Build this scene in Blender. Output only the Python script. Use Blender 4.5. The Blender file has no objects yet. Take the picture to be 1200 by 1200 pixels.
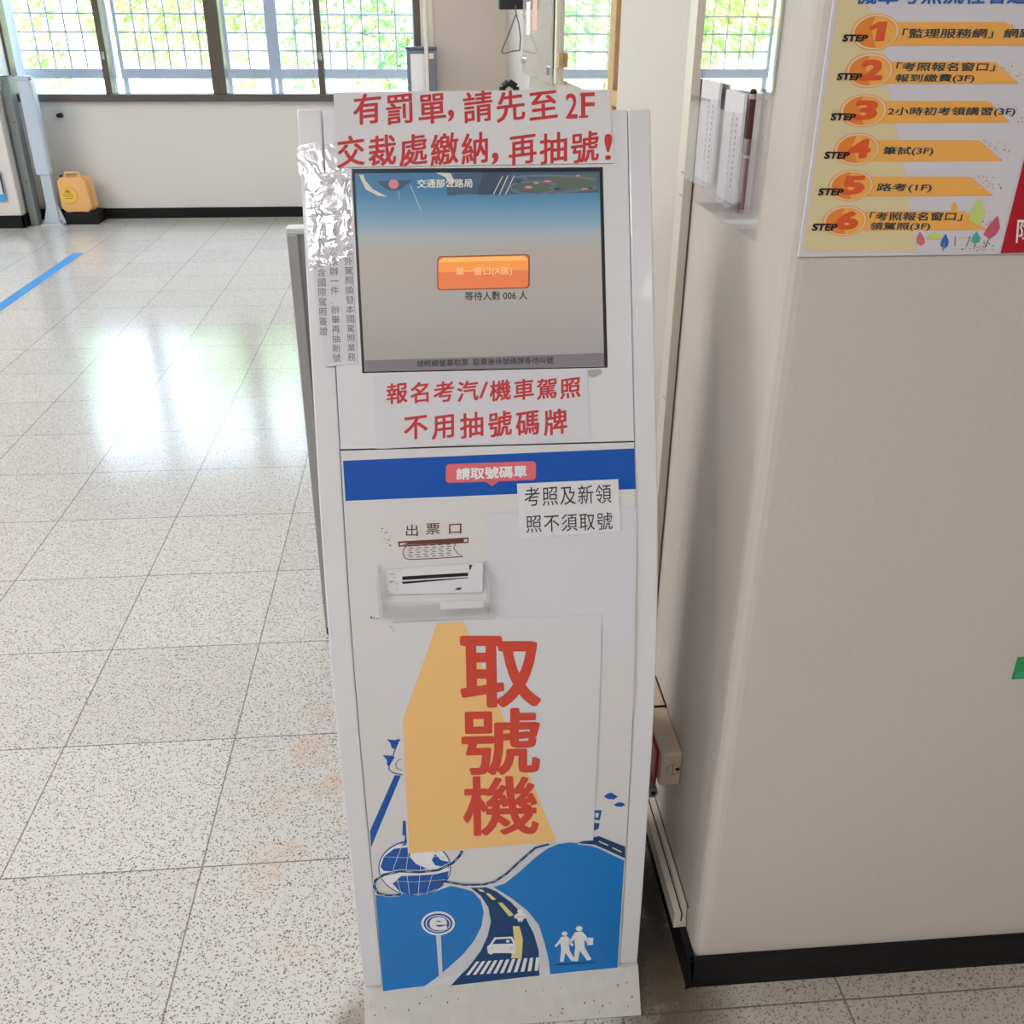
import bpy, bmesh, math, random
import numpy as np
from mathutils import Vector, Matrix
from mathutils.geometry import tessellate_polygon

random.seed(7)
SC = bpy.context.scene
COL = SC.collection

# ------------------------------------------------------------------ camera
CAM_H = 1.5564
FPX = 1135.0
YAW, PITCH, ROLL = 0.0867782, 0.4717565, 0.0053262
cy, sy = math.cos(YAW), math.sin(YAW)
FW = np.array([sy*math.cos(PITCH), cy*math.cos(PITCH), -math.sin(PITCH)])
_r = np.array([cy, -sy, 0.0]); _u = np.cross(_r, FW)
RT = _r*math.cos(ROLL) + _u*math.sin(ROLL)
UP = -_r*math.sin(ROLL) + _u*math.cos(ROLL)
CAM = np.array([0.0, 0.0, CAM_H])
cd = bpy.data.cameras.new('camera'); cam = bpy.data.objects.new('camera', cd); COL.objects.link(cam)
cd.sensor_width = 36; cd.lens = FPX/1200*36; cd.clip_start = 0.02; cd.clip_end = 200
cam.matrix_world = Matrix(((RT[0], UP[0], -FW[0], 0), (RT[1], UP[1], -FW[1], 0), (RT[2], UP[2], -FW[2], CAM_H), (0, 0, 0, 1)))
SC.camera = cam

# ------------------------------------------------------------------ world, sun, lamps, exposure
W = bpy.data.worlds.new('world'); SC.world = W; W.use_nodes = True
bg = W.node_tree.nodes['Background']; bg.inputs[0].default_value = (0.66, 0.82, 1.0, 1); bg.inputs[1].default_value = 8.0
sd = bpy.data.lights.new('sun', 'SUN'); sd.energy = 18.0; sd.angle = 0.02; sd.color = (1, .96, .88)
sun = bpy.data.objects.new('sun', sd); COL.objects.link(sun); sun.rotation_euler = (math.radians(38), 0, math.radians(-25))

def unseen_lamp(x, y, sx, sy_, e, colr=(1, .98, .965)):
    d = bpy.data.lights.new('unseen_lamp', 'AREA'); d.shape = 'RECTANGLE'; d.size = sx; d.size_y = sy_; d.energy = e; d.color = colr
    o = bpy.data.objects.new('unseen_lamp', d); COL.objects.link(o); o.location = (x, y, 2.84)
for (x, y, e) in ((-1.0, -1.0, 37), (-3.6, -1.0, 40), (1.6, -1.6, 14), (-1.2, 2.4, 26), (-5.2, 2.6, 64), (-5.4, 5.6, 84), (.12, 6.7, 30)):  # last one is an added fill, brightening the far right corner
    unseen_lamp(x, y, .7 if x > 0 and y > 0 else 1.1, .5, e)
SC.cycles.transparent_max_bounces = 24
vs = SC.view_settings
vs.view_transform = 'Standard'; vs.look = 'None'; vs.gamma = 1; vs.use_curve_mapping = False; vs.exposure = 0.22

# ------------------------------------------------------------------ pixel -> place helpers
def ray(x, y): return FW + RT*(x-600)/FPX - UP*(y-600)/FPX
def onx(x, y, X): d = ray(x, y); return CAM + d*(X/d[0])
def ony(x, y, Y): d = ray(x, y); return CAM + d*(Y/d[1])
def onz(x, y, Z=0.0): d = ray(x, y); return CAM + d*((Z-CAM_H)/d[2])

# ------------------------------------------------------------------ materials
def lin(c):
    return tuple(((v/255)/12.92 if v/255 <= .04045 else ((v/255+.055)/1.055)**2.4) for v in c)
MATS = {}
def mat(name, rgb, rough=.5, spec=.5, metal=0, emit=None, bump=0, bscale=60, var=0, vscale=6, coat=0, alpha=1):
    if name in MATS: return MATS[name]
    m = bpy.data.materials.new(name); m.use_nodes = True; nt = m.node_tree; b = nt.nodes['Principled BSDF']
    c = lin(rgb)
    b.inputs['Base Color'].default_value = (*c, 1); b.inputs['Roughness'].default_value = rough
    b.inputs['Specular IOR Level'].default_value = spec; b.inputs['Metallic'].default_value = metal
    b.inputs['Coat Weight'].default_value = coat; b.inputs['Alpha'].default_value = alpha
    tc = nt.nodes.new('ShaderNodeTexCoord')
    if var:
        n = nt.nodes.new('ShaderNodeTexNoise'); n.inputs['Scale'].default_value = vscale; n.inputs['Detail'].default_value = 5
        nt.links.new(tc.outputs['Object'], n.inputs['Vector'])
        mx = nt.nodes.new('ShaderNodeMix'); mx.data_type = 'RGBA'
        mx.inputs[6].default_value = (*[v*(1-var) for v in c], 1); mx.inputs[7].default_value = (*[min(1, v*(1+var)) for v in c], 1)
        nt.links.new(n.outputs['Fac'], mx.inputs[0]); nt.links.new(mx.outputs[2], b.inputs['Base Color'])
    if bump:
        n = nt.nodes.new('ShaderNodeTexNoise'); n.inputs['Scale'].default_value = bscale; n.inputs['Detail'].default_value = 3
        nt.links.new(tc.outputs['Object'], n.inputs['Vector'])
        bp = nt.nodes.new('ShaderNodeBump'); bp.inputs['Strength'].default_value = bump; bp.inputs['Distance'].default_value = .01
        nt.links.new(n.outputs['Fac'], bp.inputs['Height']); nt.links.new(bp.outputs['Normal'], b.inputs['Normal'])
        if coat: nt.links.new(bp.outputs['Normal'], b.inputs['Coat Normal'])
    if emit is not None:
        b.inputs['Emission Color'].default_value = (*c, 1); b.inputs['Emission Strength'].default_value = emit
        b.inputs['Base Color'].default_value = (.01, .01, .01, 1)
    MATS[name] = m; return m

def clear_mat(name, tint=(1, 1, 1), gloss=.12, rough=.02, diff=0.0):
    """thin clear plastic or glass: lets light straight through, mirrors by angle"""
    m = bpy.data.materials.new(name); m.use_nodes = True; nt = m.node_tree; nt.nodes.clear()
    o = nt.nodes.new('ShaderNodeOutputMaterial'); t = nt.nodes.new('ShaderNodeBsdfTransparent'); t.inputs[0].default_value = (*tint, 1)
    g = nt.nodes.new('ShaderNodeBsdfGlossy'); g.inputs['Roughness'].default_value = rough; g.inputs[0].default_value = (1, 1, 1, 1)
    lw = nt.nodes.new('ShaderNodeLayerWeight'); lw.inputs['Blend'].default_value = .5
    pw = nt.nodes.new('ShaderNodeMath'); pw.operation = 'POWER'; nt.links.new(lw.outputs['Facing'], pw.inputs[0]); pw.inputs[1].default_value = 5
    fr = nt.nodes.new('ShaderNodeMath'); fr.operation = 'MULTIPLY_ADD'; nt.links.new(pw.outputs[0], fr.inputs[0]); fr.inputs[1].default_value = 1-gloss; fr.inputs[2].default_value = gloss
    mx = nt.nodes.new('ShaderNodeMixShader'); nt.links.new(fr.outputs[0], mx.inputs[0])
    src = t
    if diff:
        df = nt.nodes.new('ShaderNodeBsdfDiffuse'); df.inputs[0].default_value = (.85, .86, .9, 1)
        m2 = nt.nodes.new('ShaderNodeMixShader'); m2.inputs[0].default_value = diff
        nt.links.new(t.outputs[0], m2.inputs[1]); nt.links.new(df.outputs[0], m2.inputs[2]); src = m2
    nt.links.new(src.outputs[0], mx.inputs[1]); nt.links.new(g.outputs[0], mx.inputs[2]); nt.links.new(mx.outputs[0], o.inputs[0])
    MATS[name] = m; return m

def floor_mat():
    m = bpy.data.materials.new('terrazzo_tiles'); m.use_nodes = True; nt = m.node_tree; N = nt.nodes; L = nt.links
    b = N['Principled BSDF']; geo = N.new('ShaderNodeNewGeometry'); sep = N.new('ShaderNodeSeparateXYZ'); L.new(geo.outputs['Position'], sep.inputs[0])
    class tc: outputs = {'Object': geo.outputs['Position']}
    def math_(op, a, bb=None, c=None):
        n = N.new('ShaderNodeMath'); n.operation = op
        for i, v in enumerate((a, bb, c)):
            if v is None: continue
            if isinstance(v, (int, float)): n.inputs[i].default_value = v
            else: L.new(v, n.inputs[i])
        return n.outputs[0]
    def mix(f, a, bb):
        n = N.new('ShaderNodeMix'); n.data_type = 'RGBA'
        if isinstance(f, float): n.inputs[0].default_value = f
        else: L.new(f, n.inputs[0])
        for i, v in ((6, a), (7, bb)):
            if isinstance(v, tuple): n.inputs[i].default_value = (*v, 1)
            else: L.new(v, n.inputs[i])
        return n.outputs[2]
    gx = math_('DIVIDE', math_('ADD', sep.outputs[0], 1.3057+8), .4); gy = math_('DIVIDE', math_('ADD', sep.outputs[1], -1.4885+8), .4)
    def edge(g):
        f = math_('FRACT', g); return math_('MINIMUM', f, math_('SUBTRACT', 1.0, f))
    line = math_('LESS_THAN', math_('MINIMUM', edge(gx), edge(gy)), .0042)
    cell = N.new('ShaderNodeCombineXYZ'); L.new(math_('FLOOR', gx), cell.inputs[0]); L.new(math_('FLOOR', gy), cell.inputs[1])
    wn = N.new('ShaderNodeTexWhiteNoise'); wn.noise_dimensions = '3D'; L.new(cell.outputs[0], wn.inputs['Vector'])
    tone = mix(wn.outputs['Value'], lin((202, 200, 197)), lin((210, 208, 206)))
    # chips: two sizes of dark and of tan stone
    def chips(scale, thr, seed_off):
        mp = N.new('ShaderNodeMapping'); mp.inputs['Location'].default_value = (seed_off, seed_off*.7, 0); L.new(tc.outputs['Object'], mp.inputs[0])
        wv = N.new('ShaderNodeTexNoise'); wv.inputs['Scale'].default_value = scale*.9; L.new(mp.outputs[0], wv.inputs[0])
        ad = N.new('ShaderNodeVectorMath'); ad.operation = 'MULTIPLY_ADD'; L.new(wv.outputs['Color'], ad.inputs[0]); ad.inputs[1].default_value = (1.1/scale,)*3; L.new(mp.outputs[0], ad.inputs[2])
        v = N.new('ShaderNodeTexVoronoi'); v.inputs['Scale'].default_value = scale; L.new(ad.outputs[0], v.inputs[0])
        return math_('LESS_THAN', v.outputs['Distance'], thr), v.outputs['Color']
    sepc = lambda c: (lambda s: (L.new(c, s.inputs[0]), s.outputs[0])[1])(N.new('ShaderNodeSeparateColor'))
    c1, k1 = chips(125, .28, 0.0); c2, k2 = chips(230, .34, 3.1); c3, k3 = chips(80, .30, 7.7)
    col = mix(math_('MULTIPLY', c3, .5), tone, lin((178, 168, 155)))
    col = mix(math_('MULTIPLY', c1, math_('MULTIPLY', math_('GREATER_THAN', sepc(k1), .35), .85)), col, lin((112, 106, 100)))
    col = mix(math_('MULTIPLY', c2, math_('MULTIPLY', math_('GREATER_THAN', sepc(k2), .5), .8)), col, lin((82, 78, 76)))
    # rust, dirt by the kiosk, a dark strip, dirty tan tiles with painted shadow
    ns = N.new('ShaderNodeTexNoise'); ns.inputs['Scale'].default_value = 9; ns.inputs['Detail'].default_value = 6; L.new(tc.outputs['Object'], ns.inputs[0])
    def blob(cx, cy_, rx, ry):
        dx = math_('DIVIDE', math_('SUBTRACT', sep.outputs[0], cx), rx); dy = math_('DIVIDE', math_('SUBTRACT', sep.outputs[1], cy_), ry)
        d = math_('ADD', math_('MULTIPLY', dx, dx), math_('MULTIPLY', dy, dy))
        return math_('MAXIMUM', math_('SUBTRACT', 1.0, d), 0.0)
    def speck(lo, hi):
        r = N.new('ShaderNodeMapRange'); r.inputs[1].default_value = lo; r.inputs[2].default_value = hi; L.new(ns.outputs['Fac'], r.inputs[0]); return r.outputs[0]
    col = mix(math_('MULTIPLY', math_('MULTIPLY', blob(-.28, 1.65, .16, .45), speck(.5, .72)), .55), col, lin((206, 150, 96)))
    col = mix(math_('MULTIPLY', math_('MULTIPLY', blob(.385, 1.2, .13, .75), speck(.12, .42)), .95), col, lin((62, 55, 48)))  # darkens the floor strip between kiosk and pillar
    col = mix(math_('MULTIPLY', math_('MULTIPLY', blob(-.17, 1.08, .06, .14), speck(.35, .6)), .7), col, lin((110, 95, 80)))
    col = mix(math_('MULTIPLY', blob(.8, 1.02, .6, .3), .45), col, lin((158, 134, 104)))  # yellowish dirt and shadow mixed into the tiles before the pillar
    col = mix(math_('MULTIPLY', line, .72), col, lin((92, 84, 76)))
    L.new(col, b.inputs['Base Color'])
    b.inputs['Roughness'].default_value = .17; b.inputs['Specular IOR Level'].default_value = .5
    rr = N.new('ShaderNodeMapRange'); rr.inputs[3].default_value = .135; rr.inputs[4].default_value = .175; L.new(ns.outputs['Fac'], rr.inputs[0]); L.new(rr.outputs[0], b.inputs['Roughness'])
    n2 = N.new('ShaderNodeTexNoise'); n2.inputs['Scale'].default_value = 5; L.new(tc.outputs['Object'], n2.inputs[0])
    bp = N.new('ShaderNodeBump'); bp.inputs['Strength'].default_value = .07; bp.inputs['Distance'].default_value = .01; L.new(n2.outputs['Fac'], bp.inputs['Height']); L.new(bp.outputs[0], b.inputs['Normal'])
    return m

def wall_mat(name, rgb, scuff=.12):
    m = mat(name, rgb, rough=.55, spec=.3, bump=.12, bscale=90)
    nt = m.node_tree; N = nt.nodes; L = nt.links; b = N['Principled BSDF']; tc = N.new('ShaderNodeTexCoord')
    mp = N.new('ShaderNodeMapping'); mp.inputs['Scale'].default_value = (7, 7, 16); mp.inputs['Rotation'].default_value = (.3, .4, .2); L.new(tc.outputs['Object'], mp.inputs[0])
    n = N.new('ShaderNodeTexNoise'); n.inputs['Scale'].default_value = 1.0; n.inputs['Detail'].default_value = 9; n.inputs['Roughness'].default_value = .7; L.new(mp.outputs[0], n.inputs[0])
    r = N.new('ShaderNodeMapRange'); r.inputs[1].default_value = .66; r.inputs[2].default_value = .8; r.inputs[4].default_value = scuff*2; L.new(n.outputs['Fac'], r.inputs[0])
    mx = N.new('ShaderNodeMix'); mx.data_type = 'RGBA'; c = lin(rgb); mx.inputs[6].default_value = (*c, 1); mx.inputs[7].default_value = (*[v*.45 for v in c], 1)
    L.new(r.outputs[0], mx.inputs[0]); L.new(mx.outputs[2], b.inputs['Base Color'])
    return m

def screen_mat():
    m = bpy.data.materials.new('lit_screen'); m.use_nodes = True; nt = m.node_tree; b = nt.nodes['Principled BSDF']
    tc = nt.nodes.new('ShaderNodeTexCoord'); s = nt.nodes.new('ShaderNodeSeparateXYZ'); nt.links.new(tc.outputs['Generated'], s.inputs[0])
    cr = nt.nodes.new('ShaderNodeValToRGB'); nt.links.new(s.outputs[2], cr.inputs[0]); e = cr.color_ramp
    pts = [(0, (148, 143, 140)), (.3, (163, 155, 150)), (.6, (168, 159, 150)), (.68, (158, 164, 162)), (.77, (112, 148, 170)), (.9, (66, 116, 150)), (1, (62, 108, 142))]
    e.elements[0].position = 0; e.elements[0].color = (*lin(pts[0][1]), 1); e.elements[1].position = 1; e.elements[1].color = (*lin(pts[-1][1]), 1)
    for p_, c in pts[1:-1]:
        k = e.elements.new(p_); k.color = (*lin(c), 1)
    b.inputs['Base Color'].default_value = (.015, .015, .017, 1); b.inputs['Roughness'].default_value = .35; b.inputs['Specular IOR Level'].default_value = .3
    nt.links.new(cr.outputs[0], b.inputs['Emission Color']); b.inputs['Emission Strength'].default_value = .82
    return m

M_white = mat('white_enamel', (226, 225, 230), rough=.28, spec=.5, coat=.25)
M_art = mat('white_printed_film', (222, 220, 220), rough=.38)
M_paper = mat('white_paper', (228, 226, 230), rough=.7, spec=.2)
M_paper2 = mat('lavender_white_paper', (221, 219, 226), rough=.7, spec=.2)
M_lam = mat('laminated_paper', (222, 221, 225), rough=.35, coat=.2)
M_film = mat('wrinkled_taped_paper', (216, 215, 220), rough=.3, coat=.85, bump=.55, bscale=38)
MATS['wrinkled_taped_paper'].node_tree.nodes['Principled BSDF'].inputs['Coat Roughness'].default_value = .05
M_red = mat('red_ink', (205, 52, 56), rough=.6)
M_redbold = mat('vermilion_ink', (214, 72, 52), rough=.5)
M_ink = mat('black_ink', (48, 48, 52), rough=.6)
M_grey = mat('grey_ink', (116, 115, 122), rough=.6)
M_blue = mat('blue_band_ink', (0, 84, 182), rough=.3)
M_bubble = mat('coral_ink', (232, 108, 118), rough=.4)
M_wink = mat('white_ink', (240, 240, 242), rough=.5)
M_brown = mat('brown_ink', (106, 58, 42), rough=.6)
M_orange = mat('pale_orange_ink', (248, 200, 130), rough=.45)
M_art_blue = mat('art_blue_ink', (0, 122, 204), rough=.35)
M_art_mid = mat('art_deep_blue_ink', (0, 86, 172), rough=.35)
M_art_navy = mat('art_navy_ink', (0, 62, 116), rough=.35)
M_verge = mat('art_pale_grey_ink', (214, 217, 224), rough=.4)
M_yellow = mat('art_yellow_ink', (238, 218, 142), rough=.4)
M_black = mat('black_plastic', (18, 18, 20), rough=.4)
M_dirt = mat('dirty_mark', (96, 88, 82), rough=.8)
M_alu = mat('satin_aluminium', (168, 168, 170), rough=.38, metal=.55)
M_baseb = mat('black_skirting_paint', (15, 14, 17), rough=.55, spec=.3, var=.35, vscale=14, bump=.2, bscale=40)
M_steel = mat('pale_blue_grey_paint', (190, 202, 214), rough=.45)
M_postgrey = mat('galvanised_grey_paint', (128, 134, 134), rough=.45, var=.12)
M_case = mat('orange_yellow_plastic', (238, 182, 118), rough=.45, bump=.1)
M_emblem = mat('yellow_emblem', (232, 186, 56), rough=.45)
M_emblem2 = mat('ochre_emblem_print', (178, 132, 40), rough=.5)
M_frame = mat('brown_anodised_aluminium', (98, 90, 84), rough=.4, metal=.3)
M_cabinet = mat('grey_cabinet_paint', (112, 120, 134), rough=.45)
M_pvc = mat('ivory_pvc', (222, 214, 202), rough=.4)
M_pvcline = mat('dark_gap', (40, 34, 30), rough=.8)
M_wood = mat('light_wood', (196, 156, 106), rough=.5, var=.2, vscale=30)
M_board = mat('glazed_white_board', (222, 222, 220), rough=.12, coat=.6)
M_chrome = mat('brushed_steel', (190, 190, 192), rough=.25, metal=.9)
M_tape = mat('blue_floor_tape', (34, 140, 208), rough=.45)
M_bluepaper = mat('blue_card', (70, 160, 222), rough=.5)
M_grille = mat('pale_grille_paint', (176, 186, 206), rough=.5)
M_bars = mat('weathered_bar_paint', (164, 170, 184), rough=.6)
M_conc = mat('pale_concrete', (226, 228, 214), rough=.9, var=.06)
M_leafa = mat('leaf_green', (160, 200, 110), rough=.6)
M_leafb = mat('leaf_light_green', (206, 228, 160), rough=.6)
M_stem = mat('bark_brown', (150, 140, 112), rough=.9)
M_acr = clear_mat('clear_acrylic', (.985, .985, .99), .03, .04, .03)
M_acr_edge = clear_mat('acrylic_edge', (.94, .94, .945), .04, .1, .06)
M_pane = clear_mat('window_pane', (.985, .99, 1), .02, .01)
M_mirror = clear_mat('glossy_cover', (.98, .99, .98), .24, .012, .0)
M_tan = mat('poster_tan', (230, 213, 168), rough=.35, coat=.1)
M_pgrey = mat('poster_pale_grey', (222, 217, 224), rough=.35, coat=.1)
M_bar = mat('poster_orange', (252, 182, 88), rough=.35, coat=.1)
M_bar2 = mat('poster_deep_orange', (240, 142, 56), rough=.35, coat=.1)
M_ring = mat('poster_ring', (246, 208, 170), rough=.35, coat=.1)
M_num = mat('poster_numeral', (232, 92, 44), rough=.4)
M_pblue = mat('poster_blue', (48, 96, 176), rough=.4)
M_ptext = mat('poster_text', (30, 66, 78), rough=.4)
M_pred = mat('poster_red', (186, 14, 34), rough=.35, coat=.1)
M_green = mat('green_card', (40, 158, 92), rough=.4)
M_wine = mat('wine_red_metal', (104, 18, 44), rough=.25, coat=.4)
M_redpl = mat('red_plastic', (176, 26, 44), rough=.35)
M_pk = mat('leaf_print_pink', (226, 112, 118)); M_lg = mat('leaf_print_lime', (206, 220, 130)); M_bl = mat('leaf_print_blue', (44, 104, 186)); M_tl = mat('leaf_print_teal', (70, 180, 176)); M_br = mat('leaf_print_brown', (176, 138, 84)); M_mg = mat('leaf_print_rose', (206, 92, 116))

# ------------------------------------------------------------------ mesh builder
class MB:
    def __init__(s): s.v = []; s.f = []; s.m = []; s.mats = []
    def mi(s, m):
        if m not in s.mats: s.mats.append(m)
        return s.mats.index(m)
    def add(s, vs, fs, m):
        b = len(s.v); s.v += [tuple(map(float, q)) for q in vs]; i = s.mi(m)
        for f in fs: s.f.append(tuple(k+b for k in f)); s.m.append(i)
    def box(s, x0, x1, y0, y1, z0, z1, m):
        vs = [(x, y, z) for z in (z0, z1) for y in (y0, y1) for x in (x0, x1)]
        s.add(vs, [(0, 2, 3, 1), (4, 5, 7, 6), (0, 1, 5, 4), (2, 6, 7, 3), (0, 4, 6, 2), (1, 3, 7, 5)], m); return s
    def cyl(s, p0, p1, r, m, n=16, r1=None):
        p0 = Vector(p0); p1 = Vector(p1); d = (p1-p0).normalized(); a = d.orthogonal().normalized(); b = d.cross(a); r1 = r if r1 is None else r1
        vs = [p0+(a*math.cos(t)+b*math.sin(t))*r for t in [2*math.pi*i/n for i in range(n)]] + [p1+(a*math.cos(t)+b*math.sin(t))*r1 for t in [2*math.pi*i/n for i in range(n)]]
        s.add(vs, [(i, (i+1) % n, n+(i+1) % n, n+i) for i in range(n)] + [tuple(range(n))[::-1], tuple(range(n, 2*n))], m); return s
    def tube(s, pts, r, m, n=8):
        for a, b in zip(pts, pts[1:]): s.cyl(a, b, r, m, n)
        return s
    def ball(s, c, r, m, n=10, sz=1.0):
        vs = []; fs = []
        for i in range(n+1):
            th = math.pi*i/n
            for j in range(2*n):
                ph = math.pi*j/n; vs.append((c[0]+r*math.sin(th)*math.cos(ph), c[1]+r*math.sin(th)*math.sin(ph), c[2]+r*sz*math.cos(th)))
        for i in range(n):
            for j in range(2*n): fs.append((i*2*n+j, i*2*n+(j+1) % (2*n), (i+1)*2*n+(j+1) % (2*n), (i+1)*2*n+j))
        s.add(vs, fs, m); return s
    def prism(s, poly, f0, f1, m):
        """poly: 2-D outline; f0, f1 map a 2-D point to the two end faces"""
        n = len(poly); vs = [f0(q) for q in poly] + [f1(q) for q in poly]
        fs = [(i, (i+1) % n, n+(i+1) % n, n+i) for i in range(n)]
        tr = tessellate_polygon([[Vector((q[0], q[1], 0)) for q in poly]])
        fs += [tuple(t) for t in tr] + [tuple(n+k for k in t[::-1]) for t in tr]
        s.add(vs, fs, m); return s
    def build(s, name, parent=None, bevel=0, smooth=False, seg=2):
        vs = np.array(s.v)
        if parent is None: org = np.array([(vs[:, 0].min()+vs[:, 0].max())/2, (vs[:, 1].min()+vs[:, 1].max())/2, vs[:, 2].min()])
        else: org = ORG[parent.name]
        me = bpy.data.meshes.new(name); me.from_pydata([tuple(q) for q in vs-org], [], s.f)
        for m in s.mats: me.materials.append(m)
        me.polygons.foreach_set('material_index', s.m)
        bm = bmesh.new(); bm.from_mesh(me)
        if len(s.f) < 4000 and bevel: bmesh.ops.remove_doubles(bm, verts=bm.verts, dist=1e-6)
        bmesh.ops.recalc_face_normals(bm, faces=bm.faces) if bevel or smooth else None
        bm.to_mesh(me); bm.free()
        o = bpy.data.objects.new(name, me); COL.objects.link(o)
        if parent is None: o.location = org
        else: o.parent = parent
        ORG[o.name] = org
        if bevel:
            md = o.modifiers.new('bevel', 'BEVEL'); md.width = bevel; md.segments = seg; md.limit_method = 'ANGLE'; md.angle_limit = math.radians(40)
        if smooth:
            me.polygons.foreach_set('use_smooth', [True]*len(me.polygons)); me.set_sharp_from_angle(angle=math.radians(40))
        return o
ORG = {}
def tag(o, label, cat, group=None, kind=None):
    o['label'] = label; o['category'] = cat
    if group: o['group'] = group
    if kind: o['kind'] = kind
    return o
def struct(o): o['kind'] = 'structure'; return o
def thing(name, loc, label, cat, group=None):
    o = bpy.data.objects.new(name, None); COL.objects.link(o); o.location = loc; o.empty_display_size = .05
    ORG[o.name] = np.array(loc, float); return tag(o, label, cat, group)

# ------------------------------------------------------------------ lettering
_GC = {}
def glyphs(txt, off=0.0):
    k = (txt, off)
    if k not in _GC:
        c = bpy.data.curves.new('t', 'FONT'); c.body = txt; c.offset = off; c.resolution_u = 3
        o = bpy.data.objects.new('t', c); COL.objects.link(o)
        me = bpy.data.meshes.new_from_object(o.evaluated_get(bpy.context.evaluated_depsgraph_get()))
        v = np.array([(q.co.x, q.co.y) for q in me.vertices]).reshape(-1, 2); f = [tuple(p_.vertices) for p_ in me.polygons]
        bpy.data.objects.remove(o); bpy.data.curves.remove(c); bpy.data.meshes.remove(me)
        _GC[k] = (v, f)
    return _GC[k]

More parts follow.
